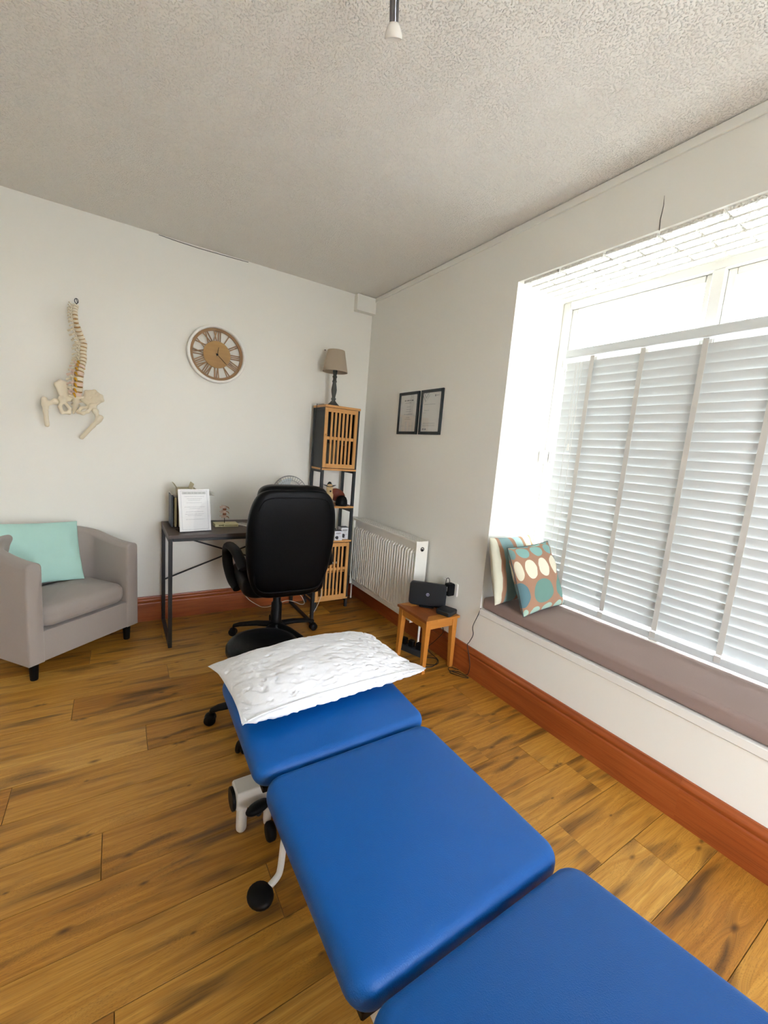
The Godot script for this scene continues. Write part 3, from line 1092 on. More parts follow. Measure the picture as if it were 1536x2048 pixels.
func office_chair() -> void:
	var t := thing("office_chair", "high-backed black leather office chair on castors at the desk", "office chair", V(-0.945, 0, 0.63), deg_to_rad(-3.0))
	# the chair faces -z (the desk); its back is towards +z
	var g := Geo.new()
	g.surf(44, 30, func(u: float, w: float) -> Vector3:
		var th := u * TAU
		var ph := (w - 0.5) * PI
		var e := 0.32
		var cx := signf(cos(th)) * pow(absf(cos(th)), e) * pow(absf(cos(ph)), 0.30)
		var cz := signf(sin(th)) * pow(absf(sin(th)), 0.7) * pow(absf(cos(ph)), 0.30)
		var cy := signf(sin(ph)) * pow(absf(sin(ph)), 0.5)
		var y := 0.735 + cy * 0.345
		var hw := 0.245 + 0.03 * cos((y - 0.8) * 5.0)
		var lean := (y - 0.45) * 0.13
		return V(cx * hw, y, 0.225 + lean + cz * 0.055), true)
	put(g, "backrest", W.leather, t)
	# padded head roll over the top
	g = Geo.new()
	g.surf(36, 20, func(u: float, w: float) -> Vector3:
		var th := u * TAU
		var ph := (w - 0.5) * PI
		var cx := signf(cos(th)) * pow(absf(cos(th)), 0.35) * pow(absf(cos(ph)), 0.35)
		var cz := signf(sin(th)) * pow(absf(sin(th)), 0.8) * pow(absf(cos(ph)), 0.5)
		var cy := signf(sin(ph)) * pow(absf(sin(ph)), 0.7)
		return V(cx * 0.215, 1.015 + cy * 0.088, 0.26 + cz * 0.075), true)
	put(g, "head_pad", W.leather, t)
	# piping round the back panel
	var pts := []
	for k in 49:
		var th := TAU * k / 48.0
		var x := signf(cos(th)) * pow(absf(cos(th)), 0.3) * 0.225
		var y := 0.735 + signf(sin(th)) * pow(absf(sin(th)), 0.35) * 0.30
		pts.push_back(V(x, y, 0.277 + (y - 0.45) * 0.13 - 0.02 * pow(absf(x) / 0.25, 6.0)))
	g = Geo.new()
	g.tube(pts, 0.004, 6, false)
	put(g, "piping", W.leather, t)
	g = Geo.new()
	g.slab(V(0, 0.445, -0.02), 0.265, 0.062, 0.26, 0.09, 0.045, 0.012, 9)
	put(g, "seat", W.leather, t)
	for s in [-1, 1]:
		g = Geo.new()
		g.tube(curve([V(0.27 * s, 0.58, 0.21), V(0.295 * s, 0.655, 0.12), V(0.305 * s, 0.668, 0.0), V(0.305 * s, 0.648, -0.12), V(0.30 * s, 0.59, -0.20), V(0.295 * s, 0.50, -0.19), V(0.28 * s, 0.42, -0.10), V(0.26 * s, 0.39, 0.0)], 0.02), 0.034, 12, true, 0.72)
		put(g, "armrest", W.black_plastic, t)
	g = Geo.new()
	g.box(V(0, 0.37, 0), V(0.2, 0.04, 0.26), 0.008)
	put(g, "tilt_plate", W.black_plastic, t)
	g = Geo.new()
	g.lathe([Vector2(0, 0.09), Vector2(0.036, 0.09), Vector2(0.036, 0.26), Vector2(0.026, 0.27), Vector2(0.026, 0.36), Vector2(0, 0.36)], 20)
	put(g, "gas_column", W.black_plastic, t)
	g = Geo.new()
	g.lathe([Vector2(0, 0.065), Vector2(0.05, 0.065), Vector2(0.055, 0.08), Vector2(0.05, 0.115), Vector2(0.036, 0.125), Vector2(0, 0.125)], 24)
	put(g, "hub", W.black_plastic, t)
	star_base(t, 0.29, deg_to_rad(-8.0), 0.105)

func star_base(t: Node3D, R: float, a0: float, hh: float) -> void:
	for k in 5:
		var a := a0 + TAU * k / 5.0
		var d := V(cos(a), 0, sin(a))
		var g := Geo.new()
		g.tube([d * 0.02 + V(0, hh, 0), d * R * 0.45 + V(0, hh * 0.98, 0), d * R * 0.85 + V(0, hh * 0.82, 0), d * R + V(0, hh * 0.68, 0)], [0.027, 0.024, 0.02, 0.016], 10, true, 0.75)
		var leg := put(g, "base_leg", W.black_plastic, t)
		g = Geo.new()
		var sd := V(-d.z, 0, d.x)
		var c := d * (R + 0.004) + V(0, 0.027, 0)
		g.tube([d * R + V(0, hh * 0.68, 0), d * R + V(0, 0.045, 0)], 0.008, 8)
		for s in [-1.0, 1.0]:
			g.lathe([Vector2(0, -0.009), Vector2(0.022, -0.009), Vector2(0.027, -0.004), Vector2(0.027, 0.004), Vector2(0.022, 0.009), Vector2(0, 0.009)], 18, c + sd * s * 0.013, Basis(d, sd, d.cross(sd)))
		g.ball(c + V(0, 0.012, 0), V(0.024, 0.02, 0.024), 14, 8)
		put(g, "castor", W.black_plastic, leg)

func wheeled_stool() -> void:
	var t := thing("stool", "low round black wheeled stool between office chair and couch", "stool", V(-1.285, 0, 1.452))
	var g := Geo.new()
	g.lathe([Vector2(0, 0.345), Vector2(0.13, 0.345), Vector2(0.158, 0.352), Vector2(0.168, 0.37), Vector2(0.168, 0.39), Vector2(0.158, 0.406), Vector2(0.13, 0.414), Vector2(0.07, 0.418), Vector2(0, 0.42)], 40)
	put(g, "seat", W.leather, t)
	g = Geo.new()
	g.lathe([Vector2(0, 0.07), Vector2(0.028, 0.07), Vector2(0.028, 0.22), Vector2(0.018, 0.225), Vector2(0.018, 0.345), Vector2(0, 0.345)], 18)
	put(g, "gas_column", W.black_plastic, t)
	g = Geo.new()
	g.lathe([Vector2(0, 0.06), Vector2(0.045, 0.06), Vector2(0.05, 0.08), Vector2(0.03, 0.11), Vector2(0, 0.11)], 20)
	put(g, "hub", W.black_plastic, t)
	star_base(t, 0.225, atan2(-0.064, -0.203), 0.1)

func bookcase() -> void:
	var x0 := -0.513
	var x1 := -0.203
	var t := thing("bookcase", "tall narrow shelf unit with black frame and slatted bamboo doors", "shelf unit", V((x0 + x1) / 2, 0, 0.165))
	var hw := (x1 - x0) / 2
	var zf := 0.115
	var zb := -0.115
	for sx in [-1, 1]:
		for z in [zf - 0.012, zb + 0.012]:
			var g := Geo.new()
			g.box(V(sx * (hw - 0.012), 0.825, z), V(0.022, 1.65, 0.022), 0.0015)
			put(g, "post", W.dark_frame, t)
		for y in [0.07, 0.575, 0.845, 1.165]:
			var g := Geo.new()
			g.box(V(sx * (hw - 0.012), y, 0), V(0.018, 0.04, zf - zb - 0.046), 0.0015)
			put(g, "side_rail", W.dark_frame, t)
		for q in [[0.09, 0.56], [1.185, 1.65]]:
			var g := Geo.new()
			g.box(V(sx * (hw - 0.014), (q[0] + q[1]) / 2, 0), V(0.008, q[1] - q[0], zf - zb - 0.046), 0.001)
			g.box(V(sx * (hw - 0.011), q[1] - 0.012, 0), V(0.014, 0.024, zf - zb - 0.046), 0.001)
			put(g, "side_panel", W.dark_frame, t)
	for q in [[1.66, 0.018, 0.008], [1.172, 0.016, 0.0], [0.868, 0.016, 0.002], [0.583, 0.016, 0.004], [0.082, 0.014, 0.0]]:
		var g := Geo.new()
		g.box(V(0, q[0], q[2] / 2), V(hw * 2 - (0.0 if q[0] > 1.6 else 0.004), q[1], zf - zb + q[2]), 0.0015)
		put(g, "shelf_board", W.bamboo, t)
	for q in [[1.185, 1.648], [0.094, 0.572]]:
		var y0: float = q[0]
		var y1: float = q[1]
		var g := Geo.new()
		g.box(V(0, (y0 + y1) / 2, zb + 0.004), V(hw * 2 - 0.046, y1 - y0, 0.005), 0.001)
		put(g, "back_panel", W.dark_frame, t)
		# door: frame, middle rail, seven slots between six slats
		var dz := zf + 0.004
		g = Geo.new()
		var dw := hw - 0.009
		var xl := -hw + 0.002
		var xr := hw - 0.024
		g.box(V(xl + 0.0125, (y0 + y1) / 2, dz), V(0.025, y1 - y0, 0.016), 0.0015)
		g.box(V(xr - 0.0125, (y0 + y1) / 2, dz), V(0.025, y1 - y0, 0.016), 0.0015)
		for yy in [y0 + 0.016, y1 - 0.016]:
			g.box(V((xl + xr) / 2, yy, dz), V(xr - xl - 0.05, 0.032, 0.016), 0.0015)
		g.box(V((xl + xr) / 2, y0 + (y1 - y0) * (0.50 if y0 > 1.0 else 0.53), dz - 0.003), V(xr - xl - 0.05, 0.024, 0.008), 0.001)
		var door := put(g, "door", W.bamboo, t)
		var pitch := (xr - xl - 0.05) / 7.0
		for k in 6:
			g = Geo.new()
			g.box(V(xl + 0.025 + pitch * (k + 1), (y0 + y1) / 2, dz + 0.003), V(pitch * 0.5, y1 - y0 - 0.062, 0.009), 0.001)
			put(g, "slat", W.bamboo, door)
		g = Geo.new()
		g.ball(V(xl + 0.0125, y0 + (y1 - y0) * 0.55, dz + 0.017), V(0.009, 0.009, 0.009), 14, 8)
		put(g, "knob", W.bamboo, door)

func radiator() -> void:
	var z0 := 0.15
	var z1 := 1.068
	var y0 := 0.155
	var y1 := 0.742
	var t := thing("radiator", "white ribbed panel radiator on the wall beside the side table", "radiator", V(-0.07, y0, (z0 + z1) / 2))
	var L := z1 - z0
	var h := y1 - y0
	var zc := t.position.z
	# fluted front and back panels
	for fr in [-1, 1]:
		var g := Geo.new()
		var ribs := 27
		var per := 8
		var nu := ribs * per + 4
		g.surf(nu, 12, func(u: float, w: float) -> Vector3:
			var k := clampi(roundi(u * nu) - 2, 0, ribs * per)
			var uu := float(k) / (ribs * per)
			var zz := lerpf(-L / 2 + 0.016, L / 2 - 0.016, uu)
			if roundi(u * nu) < 2: zz = -L / 2 + 0.008 * roundi(u * nu)
			elif roundi(u * nu) > nu - 2: zz = L / 2 - 0.008 * (nu - roundi(u * nu))
			var ys := [0.0, 0.004, 0.03, 0.04, 0.05, 0.06, h - 0.085, h - 0.075, h - 0.065, h - 0.055, h - 0.03, h - 0.004, h]
			var yy: float = ys[roundi(w * 12)]
			var ph := float(k % per) / per
			var wave := smoothstep(0.12, 0.38, ph) * (1.0 - smoothstep(0.62, 0.88, ph))
			var env := smoothstep(0.035, 0.062, yy) * (1.0 - smoothstep(h - 0.086, h - 0.06, yy))
			return V(fr * (0.032 + 0.017 * wave * env), yy, zz))
		put(g, "panel", W.radiator, t)
	for e in [-1, 1]:
		var g := Geo.new()
		g.box(V(0, h / 2 + 0.004, e * (L / 2 + 0.002)), V(0.104, h + 0.004, 0.004), 0.0015)
		var pn := put(g, "end_panel", W.radiator, t)
		if e > 0:
			g = Geo.new()
			g.lathe([Vector2(0.009, 0.0), Vector2(0.016, 0.0), Vector2(0.016, 0.003), Vector2(0.009, 0.003)], 18, V(0.0, h - 0.05, L / 2 + 0.004), Basis(V(1, 0, 0), V(0, 0, 1), V(0, -1, 0)))
			put(g, "bleed_collar", W.chrome, pn)
			g = Geo.new()
			g.lathe([Vector2(0, 0.0), Vector2(0.01, 0.0), Vector2(0.007, 0.004), Vector2(0, 0.004)], 14, V(0.0, h - 0.056, L / 2 + 0.004), Basis(V(1, 0, 0), V(0, 0, 1), V(0, -1, 0)))
			put(g, "bleed_valve", W.black_plastic, pn)
	var g := Geo.new()
	for k in 5:
		g.box(V(-0.04 + 0.02 * k, h + 0.003, 0), V(0.006, 0.008, L - 0.006), 0.001)
	for k in 32:
		g.box(V(0, h + 0.002, -L / 2 + L * (k + 0.5) / 32.0), V(0.096, 0.006, 0.006), 0.001)
	for e in [-0.049, 0.049]:
		g.box(V(e, h + 0.001, 0), V(0.006, 0.014, L), 0.001)
	put(g, "top_grille", W.radiator, t)
	for e in [-1, 1]:
		g = Geo.new()
		g.tube([V(0, 0.03, e * (L / 2 + 0.01)), V(0, 0.03, e * (L / 2 + 0.05)), V(0, -0.005, e * (L / 2 + 0.055)), V(0, -y0 + 0.0, e * (L / 2 + 0.055))], 0.0075, 10)
		put(g, "pipe", W.radiator, t)
		g = Geo.new()
		g.lathe([Vector2(0, 0), Vector2(0.013, 0), Vector2(0.017, 0.02), Vector2(0.019, 0.04), Vector2(0.012, 0.052), Vector2(0, 0.054)], 16, V(0, 0.02, e * (L / 2 + 0.055)))
		put(g, "valve_head", W.radiator, t)
		g = Geo.new()
		g.box(V(0.05, h * 0.5, e * L * 0.33), V(0.03, h * 0.7, 0.03), 0.002)
		put(g, "bracket", W.radiator, t)

func side_table() -> void:
	# top corners (-.297, 1.132) to (-.006, 1.462)
	var x0 := -0.297
	var x1 := -0.026
	var z0 := 1.150
	var z1 := 1.464
	var t := thing("side_table", "small honey-coloured wooden side table with tapered legs holding the router", "side table", V((x0 + x1) / 2, 0, (z0 + z1) / 2))
	var hx := (x1 - x0) / 2
	var hz := (z1 - z0) / 2
	var y := 0.336
	var fwid := 0.062
	# mitred top frame
	for k in 4:
		var g := Geo.new()
		var lx := hx if k % 2 == 0 else hz
		var lz := hz if k % 2 == 0 else hx
		var bs := Basis(Vector3.UP, PI / 2 * k)
		g.xf = Transform3D(bs * Basis(V(1, 0, 0), V(0, 0, 1), V(0, -1, 0)), V(0, y + 0.016, 0))
		g.prism(PackedVector2Array([Vector2(-lx, lz), Vector2(lx, lz), Vector2(lx - fwid, lz - fwid), Vector2(-lx + fwid, lz - fwid)]), 0.016)
		put(g, "top_frame", W.dark_top if k == 3 else W.orange_wood, t)
	var g := Geo.new()
	g.box(V(0, y + 0.006, 0), V((hx - fwid) * 2 - 0.003, 0.012, (hz - fwid) * 2 - 0.003), 0.001)
	put(g, "inset_panel", W.dark_top, t)
	for sx in [-1, 1]:
		for sz in [-1, 1]:
			g = Geo.new()
			var lx: float = sx * (hx - 0.028)
			var lz: float = sz * (hz - 0.028)
			var rows := []
			for q in [[0.0, 0.024], [0.29, 0.036], [y, 0.036]]:
				var s: float = q[1]
				# the outer faces stay plumb, the inner ones taper
				var ox: float = lx + sx * (0.018 - s / 2) 
				var oz: float = lz + sz * (0.018 - s / 2)
				rows.push_back([V(ox, q[0], oz), s])
			for k in 2:
				leg_piece(g, rows[k][0], rows[k][1], rows[k + 1][0], rows[k + 1][1])
			put(g, "leg", W.orange_wood, t)
	for s in [-1, 1]:
		g = Geo.new()
		g.box(V(0, y - 0.025, s * (hz - 0.022)), V(hx * 2 - 0.092, 0.048, 0.016), 0.0015)
		put(g, "apron", W.orange_wood, t)
		g = Geo.new()
		g.box(V(s * (hx - 0.022), y - 0.025, 0), V(0.016, 0.048, hz * 2 - 0.092), 0.0015)
		put(g, "apron", W.orange_wood, t)

func leg_piece(g: Geo, a: Vector3, sa: float, b: Vector3, sb: float) -> void:
	var cr := [Vector2(-1, -1), Vector2(1, -1), Vector2(1, 1), Vector2(-1, 1)]
	for k in 4:
		var c0: Vector2 = cr[k]
		var c1: Vector2 = cr[(k + 1) % 4]
		var nn := V(c0.x + c1.x, 0, c0.y + c1.y).normalized()
		var w := (c1 - c0).normalized() * 0.02
		var p0 := g.vert(a + V(c0.x, 0, c0.y) * sa / 2, nn, Vector2(a.y, 0))
		var p1 := g.vert(a + V(c1.x, 0, c1.y) * sa / 2, nn, Vector2(a.y, sa))
		var p2 := g.vert(b + V(c1.x, 0, c1.y) * sb / 2, nn, Vector2(b.y, sb))
		var p3 := g.vert(b + V(c0.x, 0, c0.y) * sb / 2, nn, Vector2(b.y, 0))
		g.quadn(p0, p1, p2, p3)
	for e in 2:
		var c := b if e else a
		var s := sb if e else sa
		var nn := V(0, 1 if e else -1, 0)
		var id := []
		for q in cr: id.push_back(g.vert(c + V(q.x, 0, q.y) * s / 2, nn, q))
		g.quadn(id[0], id[1], id[2], id[3])

func print_mat(img: Image, rough := 0.6) -> StandardMaterial3D:
	var m := StandardMaterial3D.new()
	m.albedo_texture = ImageTexture.create_from_image(img)
	m.roughness = rough
	return m

# rows of words too small to read
func word_row(img: Image, x: int, y: int, w: int, h: int, c: Color, rng: RandomNumberGenerator) -> void:
	var p := x
	while p < x + w:
		var l := rng.randi_range(h * 1, h * 4)
		img.fill_rect(Rect2i(p, y, mini(l, x + w - p), h), c)
		p += l + maxi(2, h)

func blank(w: int, h: int, c: String) -> Image:
	var im := Image.create(w, h, false, Image.FORMAT_RGB8)
	im.fill(hexc(c))
	return im

func ellipse(im: Image, cx: float, cy: float, rx: float, ry: float, c: Color) -> void:
	for y in range(maxi(0, int(cy - ry)), mini(im.get_height(), int(cy + ry) + 1)):
		var q := 1.0 - pow((y - cy) / ry, 2.0)
		if q <= 0.0: continue
		var w := rx * sqrt(q)
		var x0 := clampi(int(cx - w), 0, im.get_width())
		var x1 := clampi(int(cx + w), 0, im.get_width())
		if x1 > x0: im.fill_rect(Rect2i(x0, y, x1 - x0, 1), c)

func window_seat() -> void:
	var t := thing("seat_pad", "long taupe fabric seat pad lying on the window ledge", "seat pad", V(0.185, SEAT, (WZ0 + WZ1) / 2))
	var g := Geo.new()
	var hz := (WZ1 - WZ0) / 2 - 0.006
	g.slab(V(0, 0.037, 0), 0.184, 0.037, hz, 0.03, 0.022, 0.003, 6)
	put(g, "cover", W.taupe, t)

	# striped cushion against the recess wall
	var im := blank(512, 512, "d9d3be")
	var bands := [[0, 96, "d8d6bf"], [96, 34, "a98268"], [130, 84, "7f9c9a"], [214, 26, "a98268"], [240, 60, "a8c8c2"], [300, 26, "b58d6c"], [326, 70, "e2dcc0"], [396, 24, "b08a55"], [420, 92, "7d8f8e"]]
	for q in bands:
		im.fill_rect(Rect2i(q[0], 0, q[1], 512), hexc(q[2]))
	var c := thing("scatter_cushion", "striped cream, teal and brown cushion leaning in the window recess corner", "cushion", V(0.148, SEAT + 0.079, 1.692))
	var m1 := print_mat(im, 0.95)
	g = cushion_geo(0.195, 0.195, 0.065, 22, 0.008, 0.05, 0.5, 30)
	var o := put(g, "cover", m1, c)
	o.transform = Transform3D(Basis(Vector3.UP, 0.05) * Basis(V(1, 0, 0), deg_to_rad(76)), V(0, 0.187, 0))
	# spotted cushion in front of it
	im = blank(512, 512, "a67f66")
	var rows := [[20, 44, 34, ["7fa39a", "86aba0", "7a9c98", "8ab0a6"], 0], [98, 50, 46, ["6f918c", "86b0a8", "8ab4ac", "84aca6"], 30], [206, 46, 50, ["ded9c0", "e3dec6", "e6e1ca", "e0dac2"], 54], [330, 84, 66, ["5e7f86", "6b8f84", "6b8f84", "6a9088"], 10], [455, 46, 44, ["9fbcab", "a3c0b0", "a3c0b0", "9fbcab"], 50]]
	for r in rows:
		var k := 0
		var x: float = -20.0 + r[4]
		while x < 560.0:
			ellipse(im, x + r[1] * 0.5, r[0], r[1] * 0.92, r[2], hexc(r[3][k % 4]))
			x += r[1] * 2.2
			k += 1
	c = thing("scatter_cushion", "brown cushion with teal and cream spots standing on the window seat", "cushion", V(0.153, SEAT + 0.081, 1.852))
	g = cushion_geo(0.185, 0.19, 0.07, 23, 0.008, 0.05, 0.5, 30)
	o = put(g, "cover", print_mat(im, 0.95), c)
	o.transform = Transform3D(Basis(Vector3.UP, 0.02) * Basis(V(1, 0, 0), deg_to_rad(67)) * Basis(Vector3.UP, 0.05), V(0, 0.177, 0))
	g = Geo.new()
	var pts := []
	for k in 65:
		var a := TAU * k / 64.0
		var sx := clampf(cos(a) * 1.42, -1.0, 1.0)
		var sz := clampf(sin(a) * 1.42, -1.0, 1.0)
		pts.push_back(V(0.185 * sx * (0.95 + 0.05 * sz * sz), 0, 0.19 * sz * (0.95 + 0.05 * sx * sx)))
	g.tube(pts, 0.003, 6, false)
	var pp := put(g, "piping", mat("4c5658", 0.9), c)
	pp.transform = o.transform

func wall_clock() -> void:
	var t := thing("wall_clock", "round wall clock with white rim and wooden Roman numerals", "clock", V(-1.253, 1.934, 0.0))
	var up := Basis(V(1, 0, 0), V(0, 0, 1), V(0, -1, 0))   # lathe axis towards the room
	var g := Geo.new()
	g.lathe([Vector2(0.178, 0.004), Vector2(0.194, 0.004), Vector2(0.197, 0.008), Vector2(0.197, 0.042), Vector2(0.194, 0.046), Vector2(0.182, 0.046), Vector2(0.179, 0.042), Vector2(0.178, 0.004)], 72, Vector3.ZERO, up)
	put(g, "rim", mat("efece4", 0.4), t)
	var wm := wood_mat(wood_tex(256, 256, 55, ["a9814c", "bf9a63", "8f6a3a"], 0.9, 0.4, 0), 0.6, 2.0, 2.0)
	wm.uv1_triplanar = true
	wm.uv1_scale = Vector3(3, 3, 3)
	var wn := mat("9a7750", 0.65)
	g = Geo.new()
	g.lathe([Vector2(0.160, 0.012), Vector2(0.178, 0.012), Vector2(0.178, 0.02), Vector2(0.160, 0.02), Vector2(0.160, 0.012)], 72, Vector3.ZERO, up)
	put(g, "numeral_ring", wn, t)
	g = Geo.new()
	g.lathe([Vector2(0, 0.012), Vector2(0.091, 0.012), Vector2(0.092, 0.013), Vector2(0.092, 0.021), Vector2(0.091, 0.022), Vector2(0, 0.022)], 60, Vector3.ZERO, up)
	put(g, "centre_disc", wm, t)
	var nums := ["XII", "I", "II", "III", "IIII", "V", "VI", "VII", "VIII", "IX", "X", "XI"]
	for k in 12:
		g = Geo.new()
		var s: String = nums[k]
		var wd := {"I": 0.013, "V": 0.026, "X": 0.028}
		var tot := 0.0
		for ch in s: tot += wd[ch]
		var x := -tot / 2
		var r0 := 0.088
		var r1 := 0.163
		for ch in s:
			var w: float = wd[ch]
			var xc := x + w / 2
			if ch == "I": g.bar(V(xc, r0, 0.016), V(xc, r1, 0.016), 0.0055, 0.007, 0.0005)
			elif ch == "V":
				g.bar(V(xc - 0.009, r1, 0.016), V(xc, r0, 0.016), 0.0055, 0.007, 0.0005)
				g.bar(V(xc + 0.009, r1, 0.0163), V(xc, r0, 0.0163), 0.004, 0.007, 0.0005)
			else:
				g.bar(V(xc - 0.010, r1, 0.016), V(xc + 0.010, r0, 0.016), 0.0055, 0.007, 0.0005)
				g.bar(V(xc + 0.010, r1, 0.0163), V(xc - 0.010, r0, 0.0163), 0.004, 0.007, 0.0005)
			x += w
		var o := put(g, "numeral", wn, t)
		o.rotation.z = -TAU * k / 12.0
	for q in [["hour_hand", 0.052, 0.0065, 11.0], ["minute_hand", 0.087, 0.005, 132.0]]:
		g = Geo.new()
		g.bar(V(0, -0.012, 0.026), V(0, q[1], 0.026), q[2], 0.002, 0.0003)
		put(g, q[0], W.print_black, t).rotation.z = -deg_to_rad(q[3])
	g = Geo.new()
	g.lathe([Vector2(0, 0.022), Vector2(0.007, 0.022), Vector2(0.007, 0.029), Vector2(0, 0.03)], 16, Vector3.ZERO, up)
	put(g, "hub", W.print_black, t)

func vertebra(rb: float, hb: float, sp: float, tp: float) -> ArrayMesh:
	# body in front (+z), arch and processes behind
	var g := Geo.new()
	g.lathe([Vector2(0, -hb / 2), Vector2(rb, -hb / 2), Vector2(rb * 1.03, -hb * 0.42), Vector2(rb * 0.88, 0), Vector2(rb * 1.03, hb * 0.42), Vector2(rb, hb / 2), Vector2(0, hb / 2)], 16)
	var arch := V(0, 0, -rb * 1.35)
	for s in [-1, 1]:
		g.tube([V(s * rb * 0.65, hb * 0.15, -rb * 0.6), V(s * rb * 0.7, hb * 0.15, -rb * 1.2), arch + V(0, hb * 0.05, -rb * 0.4)], [rb * 0.24, rb * 0.26, rb * 0.24], 7)
		g.tube([V(s * rb * 0.65, hb * 0.1, -rb * 1.1), V(s * (rb + tp * 0.5), hb * 0.22, -rb * 1.2), V(s * (rb + tp), hb * 0.15, -rb * 1.35)], [rb * 0.3, rb * 0.22, rb * 0.3], 7)
		g.tube([V(s * rb * 0.6, -hb * 0.75, -rb * 1.15), V(s * rb * 0.62, hb * 0.75, -rb * 1.1)], [rb * 0.16, rb * 0.2], 7)
	g.tube([arch, arch + V(0, -hb * 0.35, -sp * 0.6), arch + V(0, -hb * 0.75, -sp)], [rb * 0.34, rb * 0.24, rb * 0.34], 7)
	return g.mesh()

func spine_model() -> void:
	var t := thing("spine_model", "anatomical spine model with pelvis and thigh bone stubs hanging on wall", "spine model", V(-2.055, 1.27, 0.10))
	var o := -t.position
	# axis of the column in the wall plane (x, y) and its distance from the wall
	var ax := [V(-2.058, 2.058, 0.085), V(-2.064, 2.025, 0.10), V(-2.062, 1.985, 0.115), V(-2.058, 1.95, 0.11), V(-2.05, 1.915, 0.095), V(-2.038, 1.88, 0.08), V(-2.026, 1.845, 0.075), V(-2.030, 1.80, 0.075), V(-2.029, 1.76, 0.085), V(-2.036, 1.72, 0.10), V(-2.045, 1.685, 0.115), V(-2.05, 1.645, 0.125), V(-2.053, 1.605, 0.125), V(-2.057, 1.565, 0.115), V(-2.064, 1.535, 0.105)]
	var g := Geo.new()
	g.tube(ax.map(func(p: Vector3) -> Vector3: return p + o), 0.006, 8)
	put(g, "flexible_rod", W.disc, t)
	var path := curve(ax, 0.002)
	var cum := [0.0]
	for k in range(1, path.size()): cum.push_back(cum[-1] + (path[k] as Vector3).distance_to(path[k - 1]))
	var total: float = cum[-1]
	var meshes := [vertebra(0.0145, 0.0125, 0.022, 0.016), vertebra(0.0185, 0.0155, 0.034, 0.021), vertebra(0.0235, 0.021, 0.03, 0.024)]
	var lens := []
	var sum := 0.0
	for k in 24:
		var l: float = lerpf(0.7, 1.0, clampf(k / 7.0, 0.0, 1.0)) if k < 19 else 1.25
		lens.push_back(l)
		sum += l
	var at := 0.0
	var rng := RandomNumberGenerator.new()
	rng.seed = 3
	var dg := Geo.new()
	dg.lathe([Vector2(0, -0.003), Vector2(0.9, -0.003), Vector2(1.0, 0.0), Vector2(0.9, 0.003), Vector2(0, 0.003)], 14)
	var dm := dg.mesh()
	for k in 24:
		var l: float = lens[k] / sum * total
		var s := at + l / 2
		at += l
		var j := 0
		while j < path.size() - 2 and cum[j] < s: j += 1
		var p: Vector3 = path[j]
		var d: Vector3 = ((path[maxi(j - 6, 0)] as Vector3) - (path[mini(j + 6, path.size() - 1)] as Vector3)).normalized()
		var yaw := lerpf(1.0, 1.45, k / 23.0)
		var f := V(sin(yaw), 0, cos(yaw))
		var sx := d.cross(f).normalized()
		var bs := Basis(sx, d, sx.cross(d))
		var type := 0 if k < 7 else (1 if k < 19 else 2)
		var vm := put_mesh(meshes[type], "vertebra", W.bone_pink if (k > 16 and k % 2) else W.bone, t)
		vm.transform = Transform3D(bs, p + o)
		if k > 3:
			var r: float = [0.0145, 0.0185, 0.0235][type] * 0.93
			var dk := put_mesh(dm, "disc", W.disc, t)
			dk.transform = Transform3D(Basis(sx * r, d * 0.9, bs.z * r), p + d * l * 0.5 + o)
		if k > 15:
			g = Geo.new()
			g.tube([V(-0.008, 0.0, -0.02), V(-0.028, -0.004, -0.010), V(-0.034, -0.018, 0.0)], [0.006, 0.007, 0.003], 6)
			g.tube([V(0.008, 0.0, -0.02), V(0.028, -0.004, -0.006), V(0.033, -0.016, 0.008)], [0.006, 0.0075, 0.003], 6)
			var nv := put(g, "nerve_root", W.nerve, t)
			nv.transform = vm.transform
	# hook at the top
	g = Geo.new()
	var loop := []
	for k in 17:
		var a := TAU * k / 16.0
		loop.push_back(V(0.009 * sin(a), 2.083 + 0.014 * cos(a), 0.085) + o)
	for k in loop.size(): loop[k] = loop[k] + V(-2.056, 0, 0)
	g.tube(loop, 0.002, 6, false)
	g.tube([V(-2.056, 2.069, 0.085) + o, V(-2.057, 2.045, 0.085) + o], 0.0028, 6)
	g.tube([V(-2.056, 2.094, 0.085) + o, V(-2.056, 2.094, 0.0) + o], 0.0022, 6)
	put(g, "hook", W.black_metal, t)
	# sacrum
	g = Geo.new()
	var sac := [V(-2.066, 1.525, 0.105), V(-2.069, 1.50, 0.09), V(-2.074, 1.475, 0.072), V(-2.080, 1.45, 0.062), V(-2.086, 1.43, 0.066)]
	var pr := []
	var sr := [0.016, 0.015, 0.013, 0.010, 0.007]
	for k in 4:
		pr.push_back([sac[k] + o, sr[k], sac[k + 1] + o, sr[k + 1]])
		for s in [-1.0, 1.0]:
			var sd := V(s * 0.03 * (1.0 - k * 0.2), 0.004, -0.006 - s * 0.006)
			pr.push_back([sac[k] + o, sr[k] * 0.7, sac[k] + sd + o, sr[k] * 0.55])
	g.blob(pr, 0.004, 0.006)
	put(g, "sacrum", W.bone, t)
	# hip bones: left one turned away, right one facing the room
	var hips := [
		[V(-2.095, 1.51, 0.085), [V(-2.115, 1.60, 0.11), V(-2.140, 1.605, 0.13), V(-2.160, 1.585, 0.145)], V(-2.135, 1.50, 0.12), [V(-2.145, 1.455, 0.135), V(-2.135, 1.425, 0.13), V(-2.105, 1.428, 0.105), V(-2.100, 1.455, 0.10)]],
		[V(-2.040, 1.515, 0.085), [V(-2.018, 1.565, 0.09), V(-1.975, 1.572, 0.11), V(-1.942, 1.545, 0.14), V(-1.935, 1.52, 0.155)], V(-1.985, 1.475, 0.135), [V(-2.010, 1.445, 0.15), V(-2.035, 1.43, 0.145), V(-2.060, 1.437, 0.12), V(-2.045, 1.462, 0.11)]]]
